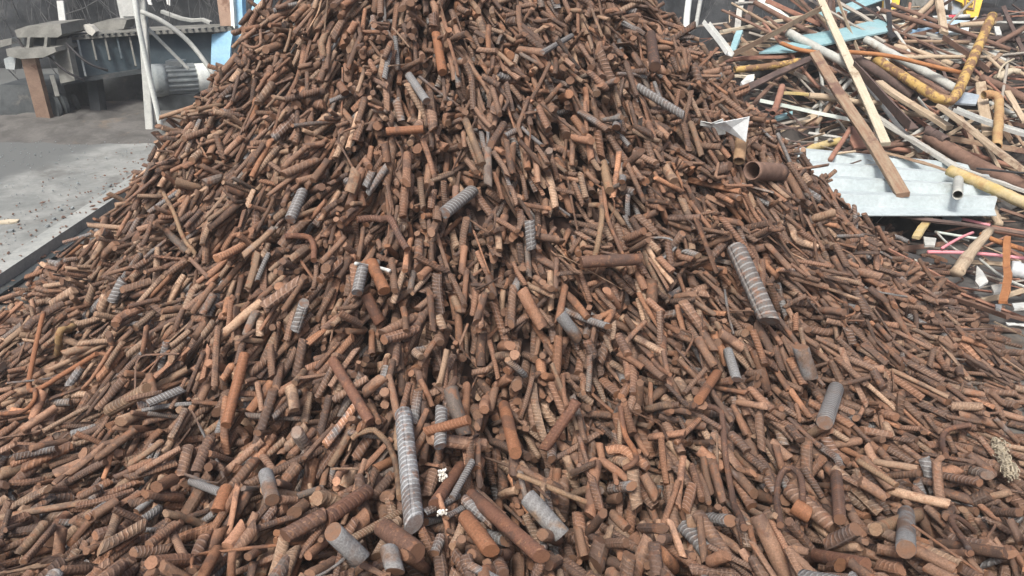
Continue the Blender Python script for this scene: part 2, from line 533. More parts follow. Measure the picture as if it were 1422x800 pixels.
flow = (vnoise(sx + 9, sy, .45, 41) - .5) * .7
ang = down + flow + np.where(rng.random(N_ROD) < .90, rng.normal(0, .32, N_ROD), rng.uniform(-1.57, 1.57, N_ROD))
poke = rng.random(N_ROD) < .17                  # ends that stick out of the heap
ptilt = rng.normal(0, .32, N_ROD)
NS = 17
tt = np.linspace(-.5, .5, NS)
L_i, R_i = np.where(tt < -1e-6)[0], np.where(tt > 1e-6)[0]
KC = 3
cen = np.zeros((N_ROD, 3)); axis = np.zeros((N_ROD, 3))
ok = np.ones(N_ROD, bool)
jx = rng.normal(0, .022, (N_ROD, KC)); jy = rng.normal(0, .022, (N_ROD, KC)); ja = rng.normal(0, .2, (N_ROD, KC))
for n in range(N_ROD):
    L, r = ln[n], rad[n]
    s0 = math.hypot(gxh[n], gyh[n]); a_ = ang[n] + ja[n]
    # foreshorten the plan length on slopes
    along = np.abs(np.cos(a_ - down[n])) * s0
    Lp = L / np.sqrt(1 + along ** 2)
    cx_, cy_ = sx[n] + jx[n], sy[n] + jy[n]
    ca, sa = np.cos(a_), np.sin(a_)
    tl = tt[None, :] * Lp[:, None]
    h_ = hs(cx_[:, None] + ca[:, None] * tl, cy_[:, None] + sa[:, None] * tl)
    hl, hr_ = h_[:, L_i], h_[:, R_i]
    tL, tR = tl[:, L_i], tl[:, R_i]
    num = hl[:, :, None] * tR[:, None, :] - hr_[:, None, :] * tL[:, :, None]
    den = tR[:, None, :] - tL[:, :, None]
    a0 = (num / den).reshape(KC, -1)
    k = a0.argmax(1)
    best = a0[np.arange(KC), k]
    li, ri = k // len(R_i), k % len(R_i)
    slope = (hr_[np.arange(KC), ri] - hl[np.arange(KC), li]) / (tR[np.arange(KC), ri] - tL[np.arange(KC), li])
    gap = (best[:, None] + slope[:, None] * tl - h_).mean(1) + .05 * np.maximum(np.abs(slope) - 1.2, 0)
    c = int(gap.argmin())
    b_, a_b = slope[c], best[c]
    th = math.atan(max(-1.7, min(1.7, b_)))
    if poke[n]: th += ptilt[n]
    ct, st = math.cos(th), math.sin(th)
    axv = np.array([ca[c] * ct, sa[c] * ct, st])
    z = a_b + r / max(ct, .5) - .35 * r
    if poke[n]: z -= .25 * abs(math.sin(ptilt[n])) * L * .5
    cen[n] = (cx_[c], cy_[c], z); axis[n] = axv
    if z > h0[n] + (.05 if n > 6000 else .0):
        ok[n] = False; continue
    # stamp into the height map
    m = max(3, int(L * ct / (G * .8)) + 1); q = max(3, int(2 * r / (G * .8)) + 1)
    ts = np.linspace(-.5, .5, m) * L; ds = np.linspace(-.95, .95, q) * r
    zz = z + ts[:, None] * st + np.sqrt(r * r - ds ** 2)[None, :] / max(ct, .45) * .9
    px = cx_[c] + ts[:, None] * axv[0] - ds[None, :] * sa[c]
    py = cy_[c] + ts[:, None] * axv[1] + ds[None, :] * ca[c]
    ii = np.clip(((px - X0) / G).astype(int), 0, len(gx) - 1).ravel(); jj = np.clip(((py - Y0) / G).astype(int), 0, len(gy) - 1).ravel()
    np.maximum.at(Hm, (ii, jj), zz.ravel())



kp = np.where(ok)[0]
wire = wire[kp]
cen, axis, rad, dia, ln, sx, sy = cen[kp], axis[kp], rad[kp], dia[kp], ln[kp], sx[kp], sy[kp]; N_ROD = len(kp)

# per-piece surface: tint and data
PAL = {                       # name: (base colour, weight)
    'dark brown': ((.108, .072, .056), .18),
    'brown': ((.180, .116, .083), .40),
    'reddish brown': ((.208, .120, .080), .21),
    'rust-orange': ((.265, .142, .085), .07),
    'dusty tan': ((.270, .195, .140), .12),
    'grey': ((.150, .132, .120), .02),
}
PN = list(PAL)
pw = np.array([PAL[k][1] for k in PN]); pw /= pw.sum()
hue = rng.choice(len(PN), N_ROD, p=pw)
# the upper and right-hand side is darker, older rust; the low left side is dusty
zone_dark = np.clip((cen[:, 2] - .55) / .6, 0, 1) * .28 + np.clip((cen[:, 0] - .5) / 1.2, 0, 1) * .55
sw = rng.random(N_ROD) < zone_dark * .6
hue[sw & (hue >= 2) & (hue < 4)] = 1
zone_dust = np.clip((-cen[:, 0] - .2) / 1.2, 0, 1)
hue[(rng.random(N_ROD) < zone_dust * .25)] = 4
tint = np.array([PAL[k][0] for k in PN])[hue] * np.exp(rng.normal(0, .25, N_ROD))[:, None]
gm = np.clip(zone_dark * .45, 0, .4)[:, None]
tint = tint * np.array([1.02, .975, .93])
tint = tint * (1 - gm) + gm * np.array([.138, .096, .076])
ribv = np.where(rng.random(N_ROD) < .68, rng.uniform(.3, .95, N_ROD), rng.uniform(0, .08, N_ROD))
scov = np.where(rng.random(N_ROD) < .06, rng.uniform(.44, .58, N_ROD), rng.uniform(.05, .33, N_ROD))
ribv = np.where((scov > .43) & (rng.random(N_ROD) < .85), rng.uniform(.7, 1, N_ROD), ribv)
seedv = rng.random(N_ROD)
dat = np.stack([ribv, scov, seedv], 1)
bent = rng.random(N_ROD) < np.where(wire, .75, np.where(dia < .0145, .10, .03))


def rod_arrays(idx, K, S, curved):
    """verts (n,K*S,3) for the pieces idx: rings along a planar centre line"""
    n = len(idx)
    d = axis[idx]; L = ln[idx]; r = rad[idx]
    lg = np.random.default_rng(100 + K)
    up = np.array([0, 0, 1.0])
    e = np.cross(d, up); e /= np.linalg.norm(e, axis=1)[:, None] + 1e-9
    g = np.cross(e, d)
    rot = lg.normal(0, .5, n)
    e2 = e * np.cos(rot)[:, None] + g * np.sin(rot)[:, None]
    b = np.cross(d, e2)
    if curved:
        s = np.linspace(0, 1, K)
    else:
        c = np.minimum(.18 * r / L, .05)
        s = np.stack([0 * c, c, .33 + 0 * c, .67 + 0 * c, 1 - c, 1 + 0 * c], 1)
    s = np.broadcast_to(s, (n, K))
    if curved:
        pos0 = lg.uniform(.25, .75, n); tot = lg.choice([.5, .8, 1.2, 1.6, 2.4], n) * lg.choice([-1, 1], n); wd = lg.uniform(.06, .35, n)
        x = np.clip((s - pos0[:, None]) / wd[:, None] + .5, 0, 1)
        thta = tot[:, None] * x * x * (3 - 2 * x)
        Lb = L * 1.35
        stepx = np.cos(thta); stepy = np.sin(thta)
        xx = np.concatenate([np.zeros((n, 1)), np.cumsum((stepx[:, 1:] + stepx[:, :-1]) / 2, 1)], 1) * (Lb / (K - 1))[:, None]
        yy = np.concatenate([np.zeros((n, 1)), np.cumsum((stepy[:, 1:] + stepy[:, :-1]) / 2, 1)], 1) * (Lb / (K - 1))[:, None]
        al = np.arctan2(yy[:, -1], xx[:, -1])
        ca, sa = np.cos(-al)[:, None], np.sin(-al)[:, None]
        xx, yy = xx * ca - yy * sa, xx * sa + yy * ca
        thta = thta - al[:, None]
        xx -= xx.mean(1)[:, None]; yy -= yy.mean(1)[:, None]
        tx, ty = np.cos(thta), np.sin(thta)
        vv = s * Lb[:, None]
    else:
        bow = lg.normal(0, .018, n) * L
        xx = (s - .5) * L[:, None]; yy = bow[:, None] * (4 * s * (1 - s) - .5)
        tx, ty = np.ones_like(s), np.zeros_like(s)
        vv = s * L[:, None]
    C = cen[idx][:, None, :] + xx[..., None] * d[:, None, :] + yy[..., None] * e2[:, None, :]
    Tn = tx[..., None] * d[:, None, :] + ty[..., None] * e2[:, None, :]
    Nn = -ty[..., None] * d[:, None, :] + tx[..., None] * e2[:, None, :]
    fac = np.ones((n, K)); fac[:, 0] *= lg.uniform(.84, .99, n); fac[:, -1] *= lg.uniform(.84, .99, n)
    an = np.arange(S) / S * 2 * math.pi
    an = an[None, :] + lg.uniform(0, 6.28, n)[:, None]
    rr = r[:, None, None] * fac[..., None] * lg.normal(1, .035, (n, K, S))
    sq = np.where(lg.random(n) < .09, lg.uniform(.38, .65, n), lg.uniform(.88, 1.0, n))
    V = C[:, :, None, :] + (rr * np.cos(an)[:, None, :])[..., None] * Nn[:, :, None, :] + (rr * np.sin(an)[:, None, :] * sq[:, None, None])[..., None] * b[:, None, None, :]
    # sheared ends: cut faces rarely square
    for k in ((0, 1, -1, -2) if not curved else (0, -1)):
        sh = np.clip(lg.normal(0, .5, n), -.9, .9) if k in (0, -1) else None
        if k in (0, -1): keep_sh = {**(keep_sh if k == -1 else {}), k: sh, 'p%d' % k: lg.uniform(0, 6.28, n)}
        kk = 0 if k in (0, 1) else -1
        off = keep_sh[kk][:, None] * r[:, None] * np.cos(an - keep_sh['p%d' % kk][:, None])
        V[:, k] += off[..., None] * Tn[:, k, None, :]
    V += lg.normal(0, .0006, V.shape)
    pitch = r * 2 * lg.uniform(.34, .50, n)
    return V.reshape(n, K * S, 3), vv / pitch[:, None]


def rod_topology(K, S):
    F4 = np.array([(k * S + j, k * S + (j + 1) % S, (k + 1) * S + (j + 1) % S, (k + 1) * S + j) for k in range(K - 1) for j in range(S)])
    cap0 = np.arange(S)[::-1]; cap1 = np.arange(S) + (K - 1) * S
    return F4, cap0, cap1


def rod_chunk(V, vv, tnt, dt, K, S):
    """flat arrays for n pieces of one topology"""
    n = len(V)
    F4, c0, c1 = rod_topology(K, S)
    loops1 = np.concatenate([F4.ravel(), c0, c1])
    lt = np.concatenate([np.full(len(F4), 4), [S, S]])
    mi = np.concatenate([np.zeros(len(F4), int), [1, 1]])
    offs = (np.arange(n) * K * S)[:, None]
    loops = (loops1[None] + offs).ravel()
    uj = np.array([(j / S, (j + 1) / S, (j + 1) / S, j / S) for k in range(K - 1) for j in range(S)]).ravel()
    kj = np.array([(k, k, k + 1, k + 1) for k in range(K - 1) for j in range(S)]).ravel()
    uu = np.concatenate([uj, np.full(2 * S, .5)]); kk = np.concatenate([kj, np.zeros(2 * S, int)])
    uv = np.stack([np.broadcast_to(uu, (n, len(uu))), vv[:, kk]], -1)
    return dict(v=V.reshape(-1, 3), loops=loops, lt=np.tile(lt, n), mi=np.tile(mi, n), uv=uv.reshape(-1, 2),
                tint=np.repeat(tnt, K * S, 0), dat=np.repeat(dt, K * S, 0))


def join(chs):
    o = 0; out = {k: [] for k in chs[0]}
    for c in chs:
        for k in c: out[k].append(c[k] + o if k == 'loops' else c[k])
        o += len(c['v'])
    return {k: np.concatenate(x) for k, x in out.items()}


def flat_mesh(name, c, mats):
    me = bpy.data.meshes.new(name)
    nv, nl, nf = len(c['v']), len(c['loops']), len(c['lt'])
    me.vertices.add(nv); me.loops.add(nl); me.polygons.add(nf)
    me.vertices.foreach_set('co', c['v'].astype(np.float32).ravel())
    me.loops.foreach_set('vertex_index', c['loops'].astype(np.int32))
    st = np.concatenate([[0], np.cumsum(c['lt'])[:-1]])
    me.polygons.foreach_set('loop_start', st.astype(np.int32))
    me.polygons.foreach_set('loop_total', c['lt'].astype(np.int32))
    for m in mats: me.materials.append(m)
    me.polygons.foreach_set('material_index', c['mi'].astype(np.int32))
    me.polygons.foreach_set('use_smooth', (c['mi'] == 0))
    l = me.uv_layers.new(name='UVMap'); l.data.foreach_set('uv', c['uv'].astype(np.float32).ravel())
    a = me.attributes.new('tint', 'FLOAT_COLOR', 'POINT')
    a.data.foreach_set('color', np.concatenate([c['tint'], np.ones((nv, 1))], 1).astype(np.float32).ravel())
    a = me.attributes.new('dat', 'FLOAT_VECTOR', 'POINT')
    a.data.foreach_set('vector', c['dat'].astype(np.float32).ravel())
    me.update(calc_edges=True)
    ring = np.full(nv, -1, np.int64)
    capf = np.where(c['mi'] == 1)[0]
    for q in range(int(c['lt'][capf].max()) if len(capf) else 0):
        m_ = capf[c['lt'][capf] > q]
        ring[c['loops'][st[m_] + q]] = m_
    ed = np.empty(len(me.edges) * 2, np.int32); me.edges.foreach_get('vertices', ed); ed = ed.reshape(-1, 2)
    sh_ = (ring[ed[:, 0]] >= 0) & (ring[ed[:, 0]] == ring[ed[:, 1]])
    at_ = me.attributes.get('sharp_edge') or me.attributes.new('sharp_edge', 'BOOLEAN', 'EDGE')
    at_.data.foreach_set('value', sh_)
    return me


# ---- hand-placed pieces: (short name, label, pixels on the heap, width px, tint, rib, scale, extra)
BLUE, GREY, PALE = (.20, .235, .26), (.17, .17, .166), (.30, .325, .34)
BR, DK, RD, OR, TN = (.115, .066, .048), (.07, .045, .038), (.15, .075, .05), (.23, .105, .055), (.22, .15, .095)
HAND = [
 ('pale upright bar', 'long thick pale blue-grey ribbed bar standing out upright low on the heap', [(561, 586), (576, 742)], 27, PALE, 1, .3),
 ('big grey ribbed bar', 'thickest long grey ribbed bar slanting down the right of the heap', [(1022, 345), (1068, 446)], 27, GREY, 1, .40),
 ('rusty U hook', 'thin rusty bar bent into an upside-down U hook', [(1082, 738), (1076, 692), (1083, 662), (1098, 655), (1111, 668), (1113, 708)], 9, BR, .5, .2),
 ('orange bent wire', 'long thin orange rusty wire bent into a V at the left', [(62, 438), (50, 490), (39, 545), (50, 549), (95, 522), (136, 497)], 7, OR, 0, .1),
 ('curled wire end', 'thin rusty wire curling off the foot of the bent V wire', [(0, 580), (35, 576), (52, 562), (50, 545)], 6, OR, 0, .1),
 ('curved tan hook', 'thin tan bar arched like a cane beside the pale upright bar', [(491, 624), (520, 616), (540, 624), (551, 648), (556, 700)], 9, TN, .4, .2),
 ('small bent bar', 'short brown bar with a right-angle bend at the centre left', [(397, 337), (428, 333), (437, 345), (437, 371)], 9, RD, .2, .2),
 ('arched ribbed bar', 'ribbed rusty bar arched over its neighbours near the middle', [(496, 312), (530, 309), (548, 324), (566, 355)], 10, RD, .8, .2),
 ('thin cane bar', 'thin tan walking-cane shaped bar right of the middle', [(818, 291), (833, 290), (837, 300), (832, 335), (825, 369)], 8, TN, .2, .2),
 ('stout lying bar', 'stout smooth brown bar lying crosswise right of the middle', [(806, 391), (884, 387)], 17, BR, .1, .15),
 ('white-worn stub', 'short smooth pale grey stub worn nearly white at the middle right', [(778, 439), (802, 471)], 18, PALE, .05, .85),
 ('blue ribbed stub', 'short blue-grey stub with deep slanted ribs above the middle', [(617, 296), (657, 264)], 18, BLUE, 1, .66),
 ('small blue stub', 'short stub with bright blue-grey worn ribs on the upper left', [(404, 313), (421, 275)], 16, BLUE, .9, .72),
 ('grey spiral stub', 'upright grey ribbed stub above the centre of the heap', [(735, 324), (738, 364)], 15, GREY, 1, .6),
 ('blue-tipped stub', 'upright stub worn blue-grey on one half under the white string', [(497, 420), (505, 385)], 16, BLUE, .8, .62),
 ('thick brown butt', 'thick brown bar lying at the bottom edge beneath the pale upright bar', [(533, 742), (580, 778)], 29, BR, .1, .2),
 ('grey bottom stub', 'grey worn stub pointing down at the bottom edge of the heap', [(541, 776), (550, 808)], 26, GREY, .1, .7),
 ('half-grey butt', 'thick butt half grey half rust at the bottom edge', [(466, 768), (506, 806)], 28, GREY, .1, .55),
 ('crumbly pale block', 'thick pale grey flaking stub in the lower middle', [(732, 708), (780, 762)], 26, TN, .2, .6),
 ('long red bar', 'long thick reddish bar slanting down-right in the lower middle', [(656, 692), (752, 776)], 22, RD, .1, .15),
 ('stubby red bar', 'thick reddish stub below the long red bar', [(646, 724), (682, 772)], 24, OR, .2, .1),
 ('short red leaner', 'short thick reddish bar leaning up-right beside the pale upright bar', [(604, 700), (640, 648)], 17, RD, .15, .1),
 ('dark-ribbed needle', 'slim grey bar with crisp rings leaning up-right in the lower middle', [(628, 692), (656, 642)], 10, GREY, 1, .6),
 ('crosswise red bar', 'short reddish bar lying crosswise above the foam crumb', [(592, 624), (652, 608)], 14, OR, .5, .1),
 ('blue ribbed peg', 'upright peg with blue-grey ribs right of the pale upright bar', [(614, 586), (612, 640)], 17, BLUE, 1, .6),
 ('straight brown bar', 'long straight brown bar slanting down-right left of the lower middle', [(463, 512), (515, 598)], 15, RD, .1, .1),
 ('orange leaning bar', 'long orange-brown bar leaning up-right on the lower left', [(318, 612), (344, 512)], 15, OR, .3, .1),
 ('pale ribbed roll', 'stout tan ribbed bar lying up-right on the left slope', [(153, 572), (206, 543)], 19, TN, .8, .2),
 ('whitish ribbed bar', 'slim whitish ribbed bar beneath the stout tan ribbed bar', [(209, 577), (258, 556)], 12, PALE, 1, .7),
 ('white ribbed bar', 'short bar with white worn ribs high on the left slope', [(156, 423), (172, 392)], 14, PALE, 1, .7),
 ('grey plug', 'stubby smooth grey-brown plug low on the left half', [(370, 663), (379, 700)], 21, GREY, .05, .5),
 ('silver stub', 'small silver-grey ribbed stub lying crosswise on the lower left', [(266, 670), (306, 685)], 12, PALE, .9, .7),
 ('orange plug', 'bright orange stub end facing out on the lower left', [(303, 712), (315, 682)], 19, OR, .1, .1),
 ('yellowish strip', 'short yellowish bent strip on the upper left slope', [(104, 459), (86, 475), (82, 498)], 10, (.28, .19, .09), .1, .1),
 ('orange peg', 'short orange-red peg under the white string', [(516, 372), (535, 413)], 17, OR, .05, .1),
 ('red peg', 'short reddish peg below the orange-red peg', [(507, 408), (528, 449)], 17, RD, .1, .1),
 ('grey ringed stub', 'grey-tan stub with close rings left of the centre', [(412, 480), (425, 440)], 15, GREY, 1, .55),
 ('rusted end tube', 'orange-red bar slanting up-right in the right of the middle', [(970, 556), (996, 518)], 14, OR, .3, .1),
 ('square angle wire', 'thin bar bent square like a bracket on the lower right', [(962, 571), (1001, 574), (1004, 600), (1003, 640), (1012, 690), (1032, 742)], 9, BR, .3, .2),
 ('wavy orange strip', 'thin wavy orange strip right of the lower middle', [(861, 570), (866, 610), (884, 636), (882, 652), (866, 660)], 8, OR, 0, .1),
 ('pointed orange peg', 'pointed orange-brown peg near the very top of the heap', [(606, 58), (615, 112)], 13, OR, .05, .1),
 ('grey silver needle', 'slim bright grey ribbed bar lying up-right near the top', [(752, 96), (793, 71)], 8, PALE, 1, .7),
 ('long grey coil bar', 'long grey closely ribbed bar slanting down-right on the upper right', [(886, 121), (950, 161)], 12, GREY, 1, .5),
 ('crosswise orange stub', 'short orange stub lying crosswise in the upper middle', [(538, 202), (589, 199)], 12, OR, .2, .1),
 ('yellow tan peg', 'short upright yellowish tan peg right of the upper middle', [(837, 232), (846, 270)], 13, TN, .1, .1),
 ('dark upright bar', 'stout dark brown bar standing upright on the upper right', [(903, 54), (909, 98)], 16, DK, .4, .1),
 ('pale thin bar', 'pale-edged bar slanting down-right in the upper middle', [(646, 166), (670, 228)], 11, TN, .1, .3),
 ('pale top stub', 'pale grey stub slanting down-right near the top left', [(568, 116), (593, 153)], 12, GREY, .2, .6),
 ('grey capped stub', 'upright grey stub with rusty lower end at the lower right', [(1252, 736), (1250, 790)], 25, PALE, .05, .58),
 ('tan lying roll', 'stout tan bar lying up-right above the grey capped stub', [(1216, 735), (1276, 715)], 18, TN, .2, .1),
 ('upright brown bar', 'stout upright brown bar right of the rusty U hook', [(1160, 664), (1165, 727)], 17, BR, .3, .3),
 ('grey brown butt', 'thick grey-brown butt pointing down on the right slope', [(1107, 507), (1121, 552)], 22, GREY, .1, .4),
 ('grey ribbed butt', 'thick grey ribbed butt leaning up-right on the right slope', [(1144, 592), (1160, 544)], 22, GREY, .7, .55),
 ('bracket wire', 'thin brown wire bracket lying high on the right slope', [(1311, 642), (1305, 614), (1314, 600), (1346, 595)], 8, BR, 0, .2),
 ('angled corner wire', 'thin wire bent to a sharp corner at the lower right edge', [(1346, 775), (1316, 725), (1326, 720), (1352, 742)], 8, BR, .3, .3),
 ('draped wire', 'thin tan wire draped over the left slope', [(228, 272), (245, 305), (257, 343), (272, 357)], 6, TN, 0, .2),
 ('orange lower bar', 'long thick orange-brown bar leaning left at the lower middle left', [(452, 722), (512, 682)], 22, RD, .5, .1),
 ('twin orange bar', 'long orange-brown bar on the left of its look-alike at the bottom', [(397, 752), (452, 722)], 22, BR, .5, .1),
 ('slim crossing bar', 'slim tan ribbed bar lying up-right at the bottom left of the pale upright bar', [(478, 757), (556, 713)], 12, TN, .9, .3),
 ('half-blue peg', 'short peg half worn blue on the right of the middle', [(1010, 492), (1022, 532)], 14, BLUE, .2, .6),
 ('thin long skewer', 'long thin tan skewer lying crosswise in the lower middle right', [(720, 690), (812, 727)], 8, TN, 0, .2),
 ('brown long leaner', 'long brown bar leaning up-right at the centre bottom', [(754, 652), (800, 585)], 16, RD, .3, .1),
 ('long red post', 'long reddish bar standing almost upright above the long red bar', [(700, 575), (716, 642)], 18, OR, .1, .1),
 ('light orange block', 'square-cut orange block face inside the rusty U hook', [(1100, 712), (1122, 726)], 24, OR, .05, .05),
 ('tan cut peg', 'pale tan peg pointing down-right beneath the stout lying bar', [(1205, 650), (1240, 690)], 9, TN, .05, .2),
 ('long bottom bar', 'long orange-brown bar lying crosswise at the bottom right', [(1132, 772), (1202, 785)], 19, RD, .2, .1),
]
HAND[64] = ('tan cut skewer', 'slim pale-tipped bar slanting down-right above the stout tan bar', [(1190, 648), (1243, 682)], 9, TN, .2, .35)


def on_heap(u, v):
    d = ray(u, v)
    t = np.linspace(.9, 4.2, 1400)
    P = CAM + t[:, None] * d
    below = P[:, 2] <= hs(P[:, 0], P[:, 1])
    i = int(below.argmax()) if below.any() else 700
    return P[i], t[i]


hand_objs = []
for sh, lab, pix, w, tn, rb, sc in HAND:
    if rb <= .15 and sc >= .4: tn, sc = (.15, .105, .08), .53
    A = [on_heap(u, v) for u, v in pix]
    # long spans sag between their ends: sample the way and keep above what lies there
    P = np.array([a[0] for a in A]); t = np.mean([a[1] for a in A])
    r = w * t / FOC / 2
    straight = len(P) == 2
    for k, p in enumerate(P):
        d = ray(*pix[k]); P[k] = p - d / np.linalg.norm(d) * r * .55
    if straight:
        q = np.linspace(0, 1, 15)[:, None]; line = P[0] * (1 - q) + P[1] * q
        lift = max(0, np.percentile(hs(line[:, 0], line[:, 1]) - line[:, 2] + r * .5, 97))
        P = P + np.array([0, 0, min(lift, .06)])
        pts = resample(P, 6)
        Lr = np.linalg.norm(P[1] - P[0]); c = min(.16 * r / Lr, .05)
        q = np.array([0, c, .33, .67, 1 - c, 1])[:, None]; pts = P[0] * (1 - q) + P[1] * q
        K, S = 6, 18
    else:
        pts = smooth_path(P, 26, 2); K, S = 26, 14
        need = np.maximum(hs(pts[:, 0], pts[:, 1]) + r * .7 - pts[:, 2], 0)
        need = np.convolve(np.pad(need, 3, mode='edge'), np.ones(7) / 7, 'valid')
        pts[:, 2] += need * .9 + r * 1.5
    V, F, UV = sweep(pts, circ(r, S) * np.array([1, .96]), hint=(rng.normal(), rng.normal(), 1.5))
    V = V.reshape(K, S, 3)
    V = pts[:, None, :] + (V - pts[:, None, :]) * rng.normal(1, .02, (K, S, 1))
    if straight:
        for k in (0, -1): V[k] = pts[k] + (V[k] - pts[k]) * .93
        axd = (P[1] - P[0]) / Lr
        for ks in ((0, 1), (-1, -2)):
            off = rng.normal(0, .3) * r * np.cos(np.arange(S) / S * 6.283 + rng.uniform(0, 6.28))
            for k in ks: V[k] += off[:, None] * axd
    cum = np.concatenate([[0], np.cumsum(np.linalg.norm(np.diff(pts, axis=0), axis=1))])
    vv = cum[None] / (2 * r * rng.uniform(.32, .44))
    o3 = pts.mean(0)
    ch = rod_chunk((V.reshape(1, -1, 3) - o3), vv, np.array([tn]), np.array([[rb, sc, rng.random()]]), K, S)
    nm = 'bent_rebar_offcut' if not straight else 'rebar_offcut'
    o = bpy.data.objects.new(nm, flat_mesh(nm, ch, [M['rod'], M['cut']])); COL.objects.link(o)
    o.location = o3
    tag(o, lab, 'rebar offcut', 'single offcuts lying on top of the heap')
    hand_objs.append((sh, o, P, r))

# ---- which of the laid pieces show largest
cand = np.arange(int(N_ROD * .35), N_ROD)
BW, BH = 640, 360
M1, M2 = 56, 9
P0 = cen[cand]; d = axis[cand]
tow = CAM - P0; tow -= d * (tow * d).sum(1)[:, None]; tow /= np.linalg.norm(tow, axis=1)[:, None]
sid = np.cross(d, tow)
cs = np.linspace(-.95, .95, M2); ft = np.sqrt(1 - cs ** 2)
off = rad[cand][:, None, None] * (cs[None, :, None] * sid[:, None, :] + ft[None, :, None] * tow[:, None, :])
buf = np.full(BW * BH, np.iinfo(np.int64).max)
for tq in np.linspace(-.5, .5, M1):
    pt = (P0 + d * (ln[cand] * tq)[:, None])[:, None, :] + off
    u, v, w = to_px(pt)
    iu, iv = (u / 1422 * BW).astype(int), (v / 800 * BH).astype(int)
    good = (iu >= 0) & (iu < BW) & (iv >= 0) & (iv < BH) & (w > .1)
    key = (w * 1e5).astype(np.int64) * 100000 + np.broadcast_to(np.arange(len(cand))[:, None], w.shape)
    np.minimum.at(buf, (iv * BW + iu)[good], key[good])
# hand-placed pieces hide what is under them
for sh, o, P, r in hand_objs:
    for a, b in zip(P[:-1], P[1:]):
        for q in np.linspace(0, 1, 40):
            u, v, w = to_px((a * (1 - q) + b * q)[None])
            hw = r * FOC / w[0] * BW / 1422
            for dx in np.arange(-hw, hw + .5, .7):
                for dy in np.arange(-hw, hw + .5, .7):
                    iu, iv = int(u[0] / 1422 * BW + dx), int(v[0] / 800 * BH + dy)
                    if 0 <= iu < BW and 0 <= iv < BH: buf[iv * BW + iu] = min(buf[iv * BW + iu], int(w[0] * 1e5 - r * 1e5) * 100000 + 99999)
ids = buf[buf < np.iinfo(np.int64).max] % 100000
cnt = np.bincount(ids[ids < 99999].astype(int), minlength=len(cand))
N_IND = 300 - len(HAND)
top = cand[np.argsort(-cnt)[:N_IND]]
is_top = np.zeros(N_ROD, bool); is_top[top] = True

# the mass: everything else as one heap, with the core it lies on
chs = []
for curved, K, S in ((False, 6, 10), (True, 14, 9)):
    idx = np.where((bent == curved) & ~is_top)[0]
    V, vv = rod_arrays(idx, K, S, curved)
    chs.append(rod_chunk(V, vv, tint[idx], dat[idx], K, S))
st = 5
cx_, cy_ = gx[::st], gy[::st]
CV = np.stack(np.meshgrid(cx_, cy_, indexing='ij') + [CORE[::st, ::st] + 0 * GX[::st, ::st]], -1)
na, nb = CV.shape[:2]
ia, ib = np.meshgrid(np.arange(na - 1), np.arange(nb - 1), indexing='ij')
q = np.stack([ia * nb + ib, (ia + 1) * nb + ib, (ia + 1) * nb + ib + 1, ia * nb + ib + 1], -1).reshape(-1, 4)
zc = CV.reshape(-1, 3)[q][:, :, 2].max(1)
q = q[zc > .012]
CVf = CV.reshape(-1, 3) - np.array([0, 0, .012])
chs.append(dict(v=CVf, loops=q.ravel(), lt=np.full(len(q), 4), mi=np.full(len(q), 2), uv=np.zeros((len(q) * 4, 2)),
                tint=np.full((len(CVf), 3), .04), dat=np.zeros((len(CVf), 3))))
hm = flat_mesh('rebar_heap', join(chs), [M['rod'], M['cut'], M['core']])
heap = bpy.data.objects.new('rebar_heap', hm); COL.objects.link(heap)
tag(heap, 'great heap of thousands of short rusty rebar offcuts filling the yard', 'scrap heap', kind='stuff')

